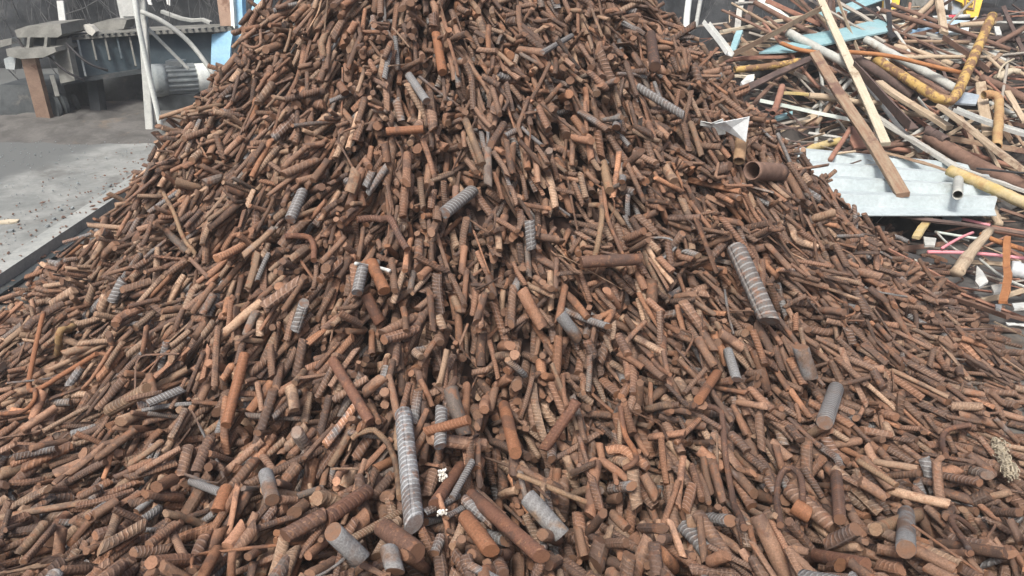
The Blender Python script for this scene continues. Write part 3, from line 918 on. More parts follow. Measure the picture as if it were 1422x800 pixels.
# ---- the 300 that show largest, each its own object
LM = []
for sh, o, P, r in hand_objs:
    u, v, w = to_px(P.mean(0)[None]); LM.append((sh, u[0], v[0]))
used = set()
SINGLES = [None] * len(top)
for curved, K, S in ((False, 6, 16), (True, 14, 14)):
    sel = np.where(bent[top] == curved)[0]
    if not len(sel): continue
    idx = top[sel]
    V, vv = rod_arrays(idx, K, S, curved)
    for a in range(len(idx)):
        i = idx[a]
        ch = rod_chunk(V[a:a + 1] - cen[i], vv[a:a + 1], tint[i:i + 1], dat[i:i + 1], K, S)
        nm = 'bent_rebar_offcut' if curved else 'rebar_offcut'
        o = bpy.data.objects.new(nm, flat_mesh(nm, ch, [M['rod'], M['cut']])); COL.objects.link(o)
        o.location = cen[i]
        e0, e1 = cen[i] - axis[i] * ln[i] / 2, cen[i] + axis[i] * ln[i] / 2
        u, v, w = to_px(np.stack([e0, e1, cen[i]]))
        al = math.degrees(math.atan2(abs(v[1] - v[0]), abs(u[1] - u[0])))
        if al < 22: ori = 'lying crosswise'
        elif al > 66: ori = 'pointing downhill'
        else: ori = 'slanting down-right' if (u[1] - u[0]) * (v[1] - v[0]) > 0 else 'slanting up-right'
        thick = 'stout ' if rad[i] > .0158 else 'slim ' if rad[i] < .0105 else ''
        lg_ = 'long ' if ln[i] > .175 else 'stubby ' if ln[i] < .085 else ''
        surf = ('curved ' if curved else '') + ('ribbed ' if ribv[i] > .4 else 'smooth ')
        colr = PN[hue[i]] + (' grey-scaled' if scov[i] > .5 else '')
        near = sorted(LM, key=lambda m: (m[1] - u[2]) ** 2 + (m[2] - v[2]) ** 2)[:7]
        lab = None
        for (sh, mu, mv) in near:
            du, dv = u[2] - mu, v[2] - mv
            if abs(dv) > 1.8 * abs(du): wh = 'below' if dv > 0 else 'above'
            elif abs(du) > 1.8 * abs(dv): wh = 'right of' if du > 0 else 'left of'
            else: wh = ('below' if dv > 0 else 'above') + (' and right of' if du > 0 else ' and left of')
            dist = math.hypot(du, dv)
            pre = 'just ' if dist < 55 else 'well ' if dist > 130 else ''
            t = f'{thick}{lg_}{colr} {surf}offcut {ori} {pre}{wh} {sh}'
            if len(t.split()) > 16: t = f'{thick}{lg_}{colr} offcut {ori} {pre}{wh} {sh}'
            if t not in used:
                lab = t; break
        lab = lab or t
        used.add(lab)
        tag(o, lab, 'rebar offcut', 'single offcuts lying on top of the heap')

# ---- odd bits lying on the heap
def heap_pt(u, v, lift=.0):
    p, t = on_heap(u, v)
    d = ray(u, v)
    return p - d / np.linalg.norm(d) * lift, t


def plate(name, P, th, mat, parent=None, bulge=0.0):
    """thick flat polygon through 3D points P (in order)"""
    P = np.asarray(P, float); c = P.mean(0)
    n = np.zeros(3)
    for a, b in zip(P, np.roll(P, -1, 0)): n += np.cross(a - c, b - c)
    n /= np.linalg.norm(n); 
    if n @ (CAM - c) < 0: n = -n
    K = len(P)
    V = np.concatenate([P + n * th / 2, P - n * th / 2, [c + n * (th / 2 + bulge)], [c - n * (th / 2 - bulge)]])
    F = [(j, (j + 1) % K, 2 * K) for j in range(K)] + [(K + (j + 1) % K, K + j, 2 * K + 1) for j in range(K)]
    F += [(j, K + j, K + (j + 1) % K, (j + 1) % K) for j in range(K)]
    return mesh_obj(name, V, F, mat, parent)


tq = on_heap(1005, 190)[1]
tag(plate('sheet_scrap', [at(1041, 162, tq - .10), at(1036, 197, tq - .06), at(1012, 184, tq - .04), at(990, 172, tq - .05), at(1006, 169, tq - .08)], .003, M['paper']),
    'white triangular sheet scrap standing out of the upper right of the heap', 'sheet scrap')
tag(plate('torn_sheet', [at(1004, 165, tq - .06), at(1008, 186, tq - .03), at(993, 188, tq - .02), at(985, 178, tq - .03), at(972, 174, tq - .04), at(973, 168, tq - .05), at(988, 171, tq - .06)], .003, M['white']),
    'torn white sheet piece left of the white triangular sheet', 'sheet scrap')


def pipe(name, P, r, mat, n=14, hollow=.16, seg=10, wob=0.0, smoothit=2, rough=0.0):
    P = smooth_path(P, seg, smoothit) if len(P) > 2 else resample(P, seg)
    if wob: P[1:-1] += rng.normal(0, wob, (len(P) - 2, 3))
    V, F, UV = sweep(P, circ(r, n), hollow=hollow, jit=rough, roll=random.random())
    return mesh_obj(name, V, F, mat, None, True, UV)


p0, t0 = heap_pt(1044, 237, .13); p1, _ = heap_pt(1084, 240, .0)
tag(pipe('tube_offcut', [p0, p1], 12.5 * t0 / FOC, M['rusttube'], 20, .1), 'short wide rusty tube with dark open mouth on the right slope', 'tube offcut')
p0, t0 = heap_pt(1030, 193, .02); p1, _ = heap_pt(1026, 224, .035)
tag(pipe('tube_offcut', [p0, p1], 8 * t0 / FOC, M['tanblock'], 16, .2), 'short tan tube upright under the white triangular sheet', 'tube offcut')


def crumb(name, u, v, w, h, lab, mat, n=60):
    c, t = heap_pt(u, v, .02)
    s = t / FOC
    mb = MB()
    for i in range(n):
        a = np.clip(rng.normal(0, .27, 3), -.5, .5)
        p = c + np.array([a[0] * w * s, a[1] * .5 * w * s, a[2] * h * s])
        q = s * random.uniform(1.3, 2.7)
        V = [p + q * np.array(k) * rng.uniform(.6, 1.2) for k in ((1, 0, 0), (-1, 0, 0), (0, 1, 0), (0, -1, 0), (0, 0, 1), (0, 0, -1))]
        mb.add((V, [(0, 2, 4), (2, 1, 4), (1, 3, 4), (3, 0, 4), (2, 0, 5), (1, 2, 5), (3, 1, 5), (0, 3, 5)]))
    return tag(mb.build(name, mat, None, True), lab, 'foam crumb')


crumb('foam_crumb', 615, 660, 10, 18, 'white crumbly foam lump beside the pale upright bar', M['foam'], 130)
crumb('foam_crumb', 614, 712, 12, 7, 'small flat white foam crumb below the larger foam lump', M['foam'], 60)
pts = [heap_pt(u, v, .025)[0] for u, v in ((494, 366), (512, 370), (524, 371), (541, 376))]
tag(mesh_obj('string', *(lambda s: (s[0], s[1]))(sweep(smooth_path(pts, 14), circ(.0055, 6))), M['white'], None, True), 'short white string lying across pegs left of the middle', 'string')
fb = MB(); c0, t0 = heap_pt(1383, 612, .03); c1, _ = heap_pt(1402, 655, .03)
for i in range(800):
    q = random.random(); a = c0 * (1 - q) + c1 * q + np.clip(rng.normal(0, .007, 3), -.012, .012)
    dd = (c1 - c0) * random.uniform(.06, .16) + rng.normal(0, .004, 3)
    fb.add(sweep(smooth_path([a, a + dd * .5 + rng.normal(0, .004, 3), a + dd], 4, 1), circ(.0016, 4))[:2])
tag(fb.build('fibre_tuft', M['fibre']), 'pale frayed fibre tuft on the far right of the heap', 'fibre tuft')

# ------------------------------------------------------------------ LEFT: machine in the yard
def box_px(name, u0, v0, u1, v1, t, dep, mat, parent=None):
    """upright box whose front face covers that patch of the view at distance t; real depth dep going away"""
    a, b = at(u0, v1, t), at(u1, v0, t)
    a[1] = b[1] = (a[1] + b[1]) / 2
    return MB().box(min(a[0], b[0]), max(a[0], b[0]), a[1], a[1] + dep, min(a[2], b[2]), max(a[2], b[2])).build(name, mat, parent)


mt = 5.75
mach = empty('conveyor_machine', at(150, 185, mt)); tag(mach, 'long dark blue-grey trough machine on low legs at the left of the yard', 'machine')
def quad_prism(name, px, ts, th, mat, parent=None, away=(0, 1, 0)):
    P = np.array([at(u, v, t) for (u, v), t in zip(px, ts)])
    K = len(P); Q = P + np.array(away) * th
    F = [tuple(range(K)), tuple(range(2 * K - 1, K - 1, -1))] + [(j, K + j, K + (j + 1) % K, (j + 1) % K) for j in range(K)]
    return mesh_obj(name, np.concatenate([P, Q]), F, mat, parent)


ml, mr = 5.6, 6.3
quad_prism('side_panel', [(84, 54), (190, 45), (295, 42), (292, 92), (190, 99), (118, 112), (90, 115)], [ml, 5.95, 6.25, 6.25, 5.95, 5.68, ml], .05, M['machblue'], mach)
quad_prism('top_flange', [(60, 52), (190, 43), (327, 37), (327, 43), (190, 49), (60, 59)], [ml - .06, 5.88, mr - .05, mr - .05, 5.88, ml - .06], .30, M['machgrey'], mach)
quad_prism('bottom_flange', [(84, 113), (190, 97), (290, 88), (290, 93), (190, 103), (84, 119)], [ml - .04, 5.90, 6.2, 6.2, 5.90, ml - .04], .12, M['machdark'], mach)
quad_prism('end_panel', [(294, 48), (324, 42), (320, 66), (318, 110), (292, 110)], [6.22] * 5, .04, M['lightblue'], mach)
quad_prism('rear_panel', [(84, 58), (295, 44), (292, 130), (90, 150)], [ml + .5, 6.75, 6.75, ml + .5], .04, M['machdark'], mach)
for (u, vt, vb, m_) in ((108, 56, 106, 'motor'), (128, 56, 84, 'machgrey'), (146, 54, 84, 'machgrey'), (163, 54, 82, 'machblue'), (180, 52, 92, 'machgrey')):
    t = ml + (u - 84) / 106 * .35 - .03
    P = [at(u, vt, t), at(u + (vb - vt) * .22, vb, t)]
    V, F, UV = sweep(resample(P, 3), rect(.014, .02))
    mesh_obj('rib', V, F, M[m_], mach)
quad_prism('corner_post', [(72, 56), (92, 54), (104, 112), (84, 116)], [ml - .09] * 4, .07, M['machgrey'], mach)
quad_prism('leg', [(120, 112), (134, 112), (140, 158), (126, 160)], [5.8] * 4, .1, M['machdark'], mach)
lg2 = quad_prism('leg', [(29, 82), (48, 80), (70, 166), (52, 169)], [5.42, 5.42, 5.66, 5.66], .05, M['ochre_rust'], mach); lg2['label'] = 'leaning pinkish rusty flat leg at the near end'
quad_prism('under_frame', [(0, 118), (88, 118), (100, 160), (0, 166)], [5.75] * 4, .5, M['machdark'], mach)
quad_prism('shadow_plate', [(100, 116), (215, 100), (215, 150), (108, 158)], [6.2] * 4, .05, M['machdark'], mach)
# bearing block on top
bl = quad_prism('gear_block', [(20, 42), (38, 36), (84, 33), (86, 48), (80, 52), (24, 52)], [5.42] * 6, .34, M['machgrey'], mach)
quad_prism('block_base', [(8, 68), (76, 66), (78, 72), (60, 80), (30, 82), (10, 78)], [5.38] * 6, .36, M['machgrey'], mach)
quad_prism('block_core', [(16, 52), (78, 52), (76, 67), (16, 68)], [5.5] * 4, .24, M['machdark'], mach)
for u in (38, 62):
    quad_prism('web_plate', [(u, 52), (u + 4, 52), (u + 2, 68), (u - 2, 68)], [5.40] * 4, .05, M['machgrey'], mach)
quad_prism('side_arm', [(0, 56), (30, 52), (30, 58), (0, 66)], [5.5] * 4, .2, M['machgrey'], mach)
quad_prism('grease_pot', [(5, 82), (12, 79), (22, 81), (20, 97), (8, 96)], [5.44] * 5, .09, M['motor'], mach)
def wheel(name, u, v, t, r, mat, parent, tilt=.5):
    c = at(u, v, t); mb = MB()
    ax = np.array([math.sin(tilt), -math.cos(tilt), 0])
    pr = [(-.04, .3), (-.04, 1), (-.015, 1.05), (0, .8), (.015, 1.05), (.04, 1), (.04, .3)]
    e = np.array([math.cos(tilt), math.sin(tilt), 0]); z = np.array([0, 0, 1.0])
    n = 24; V = []
    for (x, k) in pr:
        for j in range(n):
            a = j / n * 6.2832; V.append(c + ax * x + (e * math.cos(a) + z * math.sin(a)) * r * k)
    F = [(i * n + j, i * n + (j + 1) % n, (i + 1) * n + (j + 1) % n, (i + 1) * n + j) for i in range(len(pr) - 1) for j in range(n)]
    F += [tuple(range(n))[::-1], tuple((len(pr) - 1) * n + j for j in range(n))]
    return mesh_obj(name, V, F, mat, parent, False)
wheel('pulley', 82, 148, 5.72, .10, M['machdark'], mach, -.75)
wheel('pulley', 98, 146, 5.85, .085, M['machdark'], mach, -.75)
V, F, UV = sweep(resample([at(0, 148, 5.9), at(60, 146, 5.95)], 6), circ(.085, 16)); mesh_obj('roller', V, F, M['machgrey'], mach, True)
V, F, UV = sweep(resample([at(72, 105, 5.42), at(80, 134, 5.42)], 3), rect(.03, .02)); mesh_obj('link_bar', V, F, M['machgrey'], mach)

# electric motor with fins
mo = empty('electric_motor', at(248, 135, 5.9)); tag(mo, 'grey finned electric motor lying on the ground in front of the trough', 'motor')
ax0, ax1 = at(212, 112, 5.8), at(292, 108, 6.0)
axd = (ax1 - ax0); Lm = np.linalg.norm(axd); axd = axd / Lm
def seg(a, b, r0, name, mat, secf=None, n=28):
    V, F, UV = sweep(resample([ax0 + axd * Lm * a, ax0 + axd * Lm * b], 4), circ(r0, n) if secf is None else secf); return mesh_obj(name, V, F, mat, mo, secf is None)
seg(0, .22, .122, 'end_bell', M['motor'])
k = np.arange(72); a = k / 72 * 6.2832; rr = np.where((k // 2) % 2 == 0, .118, .104)
seg(.22, .74, .11, 'finned_body', M['motor'], np.stack([np.cos(a) * rr, np.sin(a) * rr], 1))
seg(.74, 1.0, .113, 'fan_cover', M['palepole'])
seg(-.12, 0, .02, 'shaft', M['machgrey'])
p = ax0 + axd * Lm * .45
MB().box(p[0] - .16, p[0] + .14, p[1] - .1, p[1] + .12, p[2] - .27, p[2] - .10).build('foot', M['machdark'], mo)
MB().box(p[0] - .06, p[0] + .06, p[1] - .05, p[1] + .05, p[2] + .10, p[2] + .145).build('terminal_box', M['motor'], mo)

# posts, box, hose, beam
def bar(name, P, sec, mat, lab, cat, parent=None, n=6, roll=0., hint=(0, 0, 1), sm=False, group=None, warp=0.0, path=False, jit=0.0, scale=None):
    P = smooth_path(P, n, 2) if len(P) > 2 else resample(P, n)
    if warp:                                  # one slow bow, as old lengths have
        q = np.linspace(0, 1, len(P)); Lp = np.linalg.norm(P[-1] - P[0])
        P = P + Lp * warp * (np.sin(math.pi * q)[:, None] * rng.normal(0, 1.2, 3) + np.sin(2 * math.pi * q)[:, None] * rng.normal(0, .6, 3))
    V, F, UV = sweep(P, sec, hint, roll, jit=jit, scale=scale)
    o = mesh_obj(name, V, F, mat, parent, sm, UV)
    if lab: tag(o, lab, cat, group)
    return o


bar('pole', [at(182, -60, 5.0), at(186, 0, 5.0), at(203, 88, 5.2), at(226, 187, 5.42)], circ(.018, 12), M['palepole'], 'thin white pole leaning in front of the trough', 'pole', sm=True, n=12)
eb = empty('electrical_box', at(172, 28, 5.35)); tag(eb, 'white electrical box mounted high on the grey post', 'electrical box')
box_px('body', 160, -45, 184, 27, 5.35, .12, M['white'], eb)
box_px('door', 163, -42, 181, 24, 5.335, .014, M['white'], eb)
bar('post', [at(194, -60, 5.45), at(197, 0, 5.45), at(206, 140, 5.5), at(209, 183, 5.5)], rect(.055, .05), M['hose'], 'grey square post right behind the thin white pole', 'post', n=8)
bar('pipe', [at(196, 16, 5.4), at(222, 27, 5.4), at(250, 46, 5.45), at(272, 68, 5.5), at(297, 104, 5.5)], circ(.017, 10), M['hose'], 'grey hose arching from the white pole down to the heap', 'hose', sm=True, n=24)
bar('strut', [at(204, 38, 5.6), at(262, 96, 5.7)], rect(.02, .02), M['hose'], 'thin grey strut slanting down beneath the arching hose', 'strut')
bar('post', [at(84, 2, 6.0), at(90, 52, 6.0)], rect(.05, .03), M['white'], 'short white stake standing behind the trough', 'stake')
quad_prism('bundle', [(128, 33), (150, 27), (176, 28), (172, 40), (152, 43), (134, 43)], [5.95] * 6, .16, M['machgrey'])
tag(bpy.data.objects['bundle'], 'grey dusty slab lying on top of the trough', 'slab'); bpy.data.objects['bundle'].name = 'steel_slab'
tag(quad_prism('plastic_scrap', [(104, 37), (118, 34), (126, 36), (133, 44), (128, 50), (121, 46), (118, 41), (106, 42)], [5.7] * 8, .06, M['palegrey']), 'crumpled pale plastic on the rim of the trough', 'plastic scrap')
# blue frame beyond the heap's shoulder
fr = empty('blue_steelwork', at(330, 60, 6.4)); tag(fr, 'tall light blue steel frame standing behind the left shoulder of the heap', 'steel frame')
quad_prism('column', [(320, -80), (332, -80), (338, 46), (324, 60)], [6.3] * 4, .1, M['lightblue'], fr)
quad_prism('rusty_column', [(291, -80), (313, -80), (321, 36), (306, 36)], [6.25] * 4, .08, M['ochre_rust'], fr)
quad_prism('edge_strip', [(314, -80), (319, -80), (326, 40), (321, 36)], [6.24] * 4, .06, M['palepole'], fr)
quad_prism('brace', [(366, -40), (377, -40), (349, 38), (338, 46)], [6.35] * 4, .06, M['lightblue'], fr)
quad_prism('rail', [(348, -30), (420, -30), (420, -18), (348, -10)], [6.4] * 4, .06, M['lightblue'], fr)
# small wall clutter behind
bar('rail', [at(225, 16, 7.0), at(262, 30, 7.0), at(292, 26, 7.0), at(293, 32, 7.0)], rect(.05, .03), M['hose'], 'bent grey rail end behind the trough near the blue frame', 'rail')
tag(quad_prism('plastic_scrap', [(204, 0), (209, 0), (211, 7), (206, 6)], [7.0] * 4, .02, M['white']), 'white flake caught in the twigs right of the white pole', 'plastic scrap')
tag(quad_prism('plastic_scrap', [(230, -3), (236, -3), (236, 8), (232, 6)], [7.0] * 4, .02, M['white']), 'white strip caught in the twigs above the arching hose', 'plastic scrap')
bt = MB()
for u in range(70, 325, 9):
    c = at(u, 55.5 - (u - 70) * .062, 5.52 + (u - 60) * .0027)
    bt.box(c[0] - .006, c[0] + .006, c[1] - .012, c[1] + .05, c[2] + .008, c[2] + .018)
bt.build('bolt_row', M['machdark'], mach)
for (u0, v0, u1, v1, sag) in ((92, 60, 150, 98, 10), (24, 54, 58, 80, 12), (60, 70, 118, 112, 8)):
    P = smooth_path([at(u0, v0, 5.45), at((u0 + u1) / 2, (v0 + v1) / 2 + sag, 5.42), at(u1, v1, 5.5)], 12)
    V, F, UV = sweep(P, circ(.009, 7)); mesh_obj('hose_line', V, F, M['black'], mach, True)
cr = MB()
for i in range(650):
    y = random.uniform(2.2, 5.2); x = -2.05 - .18 * (y - 3) * 0 - abs(random.gauss(0, .33)) + random.uniform(0, .25)
    zb = SL + .002 if x < -2.24 else (SL + .02 if x < -2.13 else .02)
    q = random.uniform(.002, .007); a = random.random() * 6.28; k = random.choice([1, 1, 1.5, 3])
    e = np.array([math.cos(a), math.sin(a), 0]) * q * k; g = np.array([-math.sin(a), math.cos(a), 0]) * q; z = np.array([0, 0, q])
    p = np.array([x, y, zb + q * .6])
    cr.add(([p + e, p - e, p + g, p - g, p + z, p - z], [(0, 2, 4), (2, 1, 4), (1, 3, 4), (3, 0, 4), (2, 0, 5), (1, 2, 5), (3, 1, 5), (0, 3, 5)]))
tag(cr.build('rust_crumbs', M['rusttube']), 'rust crumbs and tiny offcuts strewn beside the kerb', 'rust crumbs', kind='stuff')
# litter on the slab
for (u, v, w, h, lab, m_) in ((12, 309, 26, 7, 'cream offcut of board lying on the pale yard slab', 'cream'), (84, 292, 7, 5, 'white chip on the slab nearest the far litter', 'white'),
                          (75, 305, 6, 6, 'square white chip on the yard slab', 'white'), (100, 290, 6, 5, 'grey-white chip beside the heap edge on the slab', 'palegrey'),
                          (42, 350, 14, 4, 'thin white strip on the slab near the kerb', 'white'), (15, 322, 12, 6, 'pale crumpled scrap beside the cream offcut', 'palegrey'),
                          (144, 268, 8, 5, 'white chip on the slab against the heap', 'white'), (152, 258, 7, 6, 'pale grey chip highest beside the heap', 'palegrey'), (66, 315, 6, 5, 'dull pale chip in the middle of the slab', 'palegrey')):
    c = ground_at(u, v, SL); t = (c - CAM) @ FW; s = t / FOC
    if m_ != 'cream': m_ = 'motor'; w, h = w * .7, h * .5
    a = random.uniform(-.3, .3); e = np.array([math.cos(a), math.sin(a), 0]); g = np.array([-math.sin(a), math.cos(a), 0])
    hw, hh2 = w * s / 2, h * s * 1.0
    P = [c + e * hw * x + g * hh2 * y for x, y in ((-1, -.8), (.3, -1), (1, -.5), (.9, .9), (-.2, 1), (-1, .6))]
    V = [(*q[:2], SL) for q in P] + [(*q[:2], SL + .006 + .006 * random.random()) for q in P]
    tag(mesh_obj('litter_chip' if m_ != 'cream' else 'board_offcut', V, [tuple(range(6))[::-1], tuple(range(6, 12))] + [(j, (j + 1) % 6, 6 + (j + 1) % 6, 6 + j) for j in range(6)], M[m_]), lab, 'litter')
gv = MB()
for i in range(1600):
    x, y = random.uniform(-5.5, -2.3), random.uniform(2.3, 5.6); q = random.uniform(.002, .007) * (1.8 if random.random() < .05 else 1)
    p = np.array([x, y, SL + q * .3])
    V = [p + q * np.array(k) * rng.uniform(.5, 1.2) for k in ((1, 0, 0), (-1, 0, 0), (0, 1, 0), (0, -1, 0), (0, 0, .8), (0, 0, -.8))]
    gv.add((V, [(0, 2, 4), (2, 1, 4), (1, 3, 4), (3, 0, 4), (2, 0, 5), (1, 2, 5), (3, 1, 5), (0, 3, 5)]))
tag(gv.build('gravel', M['motor']), kind='stuff')

# ------------------------------------------------------------------ RIGHT: mixed scrap
def zd(v):
    return 2.95 + (440 - v) * .0066


def mound(X, Y):
    base = np.clip((Y - 2.62) * .245, 0, 1.05)
    side = np.clip((X - .75 - .05 * Y) / .7, 0, 1)
    back = np.clip((7.2 - Y) / .7, 0, 1)
    n = .30 * (vnoise(X, Y, .45, 51) - .5) + .16 * (vnoise(X, Y, .15, 52) - .5)
    return np.maximum((base - .27) * side * back + n * side * back * np.clip(base * 4, .1, 1), -.02)


grid_obj('scrap_mound', np.linspace(.6, 7.5, 150), np.linspace(2.2, 7.6, 130), mound, M['scrapfill'], 'stuff', smooth=False)
tag(bpy.data.objects['scrap_mound'], 'dark mass of tangled scrap under the loose boards and pipes', 'scrap mass')

SCRAP = 'loose lengths of scrap on the right-hand pile'
def sp(px, off):
    if np.isscalar(off): off = [off] * len(px)
    return [at(u, v, zd(v) + o) for (u, v), o in zip(px, off)]


def stick(kind, px, w, mat, lab, cat, off=-.1, name=None, ratio=.45, roll=None, warp=.004, n=8):
    P = sp(px, off)
    t = np.mean([(p - CAM) @ FW for p in P]); W = w * t / FOC
    roll = random.uniform(-.35, .35) if roll is None else roll
    nm = name or cat.replace(' ', '_')
    if kind == 'board': return bar(nm, P, rect(W, W * ratio), M[mat], lab, cat, n=n, roll=roll, group=SCRAP, warp=warp, jit=.0012)
    if kind == 'angle': return bar(nm, P, angle_sec(W, W * .12), M[mat], lab, cat, n=n, roll=roll, group=SCRAP, warp=warp)
    if kind == 'channel': return bar(nm, P, channel_sec(W, W * .55, W * .09), M[mat], lab, cat, n=n, roll=roll, group=SCRAP, warp=warp)
    if kind == 'rod': return bar(nm, P, circ(W / 2, 10), M[mat], lab, cat, n=max(n, 14 if len(P) > 2 else n), sm=True, group=SCRAP, warp=warp)
    if kind == 'log': return bar(nm, P, circ(W / 2, 10) * np.array([1, .85]), M[mat], lab, cat, n=12, sm=True, group=SCRAP, warp=warp * 3, jit=.0018, scale=np.linspace(1.1, .8, 12) + rng.normal(0, .03, 12))
    if kind == 'pipe':
        o = pipe(nm, P, W / 2, M[mat], 16, .14, 22 if len(P) > 2 else 10, 0.001); return tag(o, lab, cat, SCRAP)


S_ = stick
S_('board', [(1127, -30), (1178, 88), (1230, 200)], 11, 'cream', 'long straight cream batten crossing the whole upper pile', 'batten', -.38, warp=.002)
S_('board', [(1131, 74), (1192, 172), (1254, 271)], 15, 'tanbrown', 'long tan board with brown stained edge reaching down to the white sheets', 'board', [-.48, -.5, -.56])
S_('channel', [(979, 34), (995, 54), (1012, 78)], 11, 'white', 'crumpled white channel strip leaning beside the heap top', 'channel strip', -.5)
S_('rod', [(958, -20), (953, 46)], 9, 'palepole', 'pale round post at the top edge of the heap', 'post', .2)
S_('rod', [(976, -20), (966, 38)], 6, 'hose', 'thinner grey post right of the pale round post', 'post', .25)
S_('board', [(1002, 44), (1060, 33), (1120, 22)], 8, 'cream', 'cream batten lying nearly level at the top left of the pile', 'batten', -.1)
S_('angle', [(995, 88), (1065, 54), (1138, 15)], 8, 'tanbrown', 'long tan-brown angle bar rising from the heap to the upper right', 'angle bar', -.35)
S_('board', [(1066, 1), (1142, 35)], 13, 'redbrown', 'wide reddish brown plank below the pale crumpled sheet', 'plank', -.05)
S_('board', [(1098, -4), (1146, 32)], 13, 'redbrown', 'shorter reddish plank behind the wide reddish plank', 'plank', .15)
tag(plate('crumpled_sheet', sp([(1050, 2), (1068, -3), (1088, 14), (1098, 27), (1076, 18), (1054, 10)], .0), .01, M['greenwhite'], None, .03), 'pale crumpled sheet at the top edge of the pile', 'sheet', SCRAP)
tag(plate('bent_sheet', sp([(1054, 74), (1100, 52), (1160, 42), (1233, 24), (1235, 44), (1172, 57), (1102, 72)], [-.22, -.1, -.1, -.05, -.2, -.3, -.3]), .012, M['turq'], None, .03), 'large bent turquoise sheet lying across the upper pile', 'sheet', SCRAP)
tag(plate('bent_sheet', sp([(1120, 22), (1158, 12), (1232, -14), (1238, -4), (1168, 22), (1126, 34)], .25), .01, M['turq'], None, .02), 'smaller turquoise sheet strip above the large bent one', 'sheet', SCRAP)
S_('board', [(1018, 82), (1102, 77)], 9, 'redbrown', 'rust-brown beam lying level under the tan-brown angle bar', 'beam', -.2)
S_('pipe', [(1020, 97), (1064, 93), (1111, 85)], 9, 'yellow', 'short worn yellow tube lying left of the tan board top', 'tube', -.3)
S_('board', [(1028, 128), (1080, 104), (1134, 79)], 10, 'dkbrown', 'dark brown beam rising to the top of the tan board', 'beam', -.36)
S_('rod', [(1085, 60), (1104, 68), (1133, 73)], 6, 'orange', 'thin orange rusty rod above the dark brown beam', 'rod', -.38)
S_('board', [(1005, 105), (1048, 107)], 6, 'cream', 'cream slat end beside the heap edge', 'slat', -.3)
tag(plate('box_scrap', sp([(1028, 117), (1038, 107), (1047, 106), (1046, 115), (1031, 121)], -.35), .03, M['white']), 'broken white box corner beside the cream slat end', 'box scrap', SCRAP)
S_('board', [(1027, 44), (1017, 72)], 9, 'turq', 'short pale blue strip standing left of the turquoise sheet', 'strip', -.25)
S_('board', [(1030, 0), (1024, 40)], 8, 'palegrey', 'pale stake upright at the top left of the pile', 'stake', .15)
S_('board', [(1046, -5), (1038, 30)], 8, 'dkbrown', 'dark stake upright beside the pale stake', 'stake', .15)
S_('board', [(1021, 4), (1066, 3)], 5, 'palegrey', 'level pale slat at the very top left of the pile', 'slat', .1)
S_('pipe', [(1094, 45), (1140, 70), (1187, 94)], 12, 'greypipe', 'grey-brown pipe slanting down-right with its end at the cream batten', 'pipe', -.3)
S_('board', [(1152, -20), (1157, 36)], 11, 'brown', 'brown post stub behind the top of the cream batten', 'post', .1)
S_('board', [(1088, 129), (1164, 136)], 9, 'lichen', 'yellowish tan slat lying level left of the tan board', 'slat', -.2)
S_('log', [(1124, 133), (1170, 139), (1224, 143)], 10, 'tan', 'splintered tan stick lying level behind the tan board', 'stick', -.3)
S_('channel', [(1055, 142), (1110, 154), (1183, 169)], 9, 'greenwhite', 'greenish white channel strip lying across the dark hollow', 'channel strip', -.25, roll=.2)
S_('board', [(1088, 184), (1165, 143)], 9, 'tan', 'tan board rising up-right under the greenish white strip', 'board', -.05)
S_('board', [(1098, 189), (1170, 149)], 9, 'tanbrown', 'brown-edged board alongside the tan board under the greenish strip', 'board', -.02)
S_('pipe', [(1086, 120), (1080, 142), (1073, 158)], 9, 'redbrown', 'short reddish pipe stub upright at the edge of the heap', 'pipe', -.35)
tag(plate('box_scrap', sp([(1076, 163), (1100, 156), (1100, 161), (1078, 167)], -.1), .02, M['turq']), 'small pale turquoise sliver in the dark hollow', 'sheet', SCRAP)
S_('pipe', [(1121, 212), (1128, 205), (1166, 196)], 11, 'lichen', 'crooked yellow-brown pipe at the top corner of the white sheets', 'pipe', -.3)
S_('rod', [(1153, 222), (1181, 178)], 7, 'redbrown', 'reddish rod rising from the white sheets', 'rod', -.4)
tag(plate('steel_plate', sp([(1183, 176), (1192, 180), (1204, 205), (1186, 207), (1180, 196)], -.35), .012, M['redbrown']), 'reddish steel plate with a hole edge behind the tan board', 'plate', SCRAP)
S_('board', [(1162, 214), (1190, 203)], 9, 'dkbrown', 'dark flat bar on the top edge of the white sheets', 'flat bar', -.3)
S_('rod', [(1186, 200), (1292, 213)], 7, 'redbrown', 'reddish level rod above the rubble over the white sheets', 'rod', -.15)
S_('board', [(1209, 158), (1280, 202), (1356, 250)], 12, 'palegrey', 'long pale grey board slanting down-right through the middle of the pile', 'board', [-.22, -.32, -.42])
S_('angle', [(1190, 96), (1226, 134), (1268, 180)], 14, 'dkbrown', 'dark brown angle bar slanting down-right beside the cream batten', 'angle bar', -.4)
S_('board', [(1220, 114), (1268, 146), (1318, 178)], 13, 'tan', 'tan plank slanting down-right above the pale grey board', 'plank', -.32)
S_('board', [(1305, 148), (1365, 194), (1440, 250)], 15, 'tan', 'long light tan plank running out at the right edge', 'plank', -.48)
S_('channel', [(1325, 154), (1370, 172), (1440, 194)], 10, 'white', 'white channel strip running out at the right edge above the tan plank', 'channel strip', -.40)
S_('board', [(1366, 146), (1440, 192)], 8, 'greenwhite', 'dull greenish strip above the white channel strip at the right edge', 'strip', -.1)
S_('pipe', [(1215, 81), (1268, 115), (1309, 142), (1324, 140), (1332, 124), (1354, 76), (1378, 22)], 13.5, 'yellow', 'thick worn yellow tube bent into a wide V on the right', 'tube', [-.35, -.42, -.5, -.5, -.5, -.55, -.6])
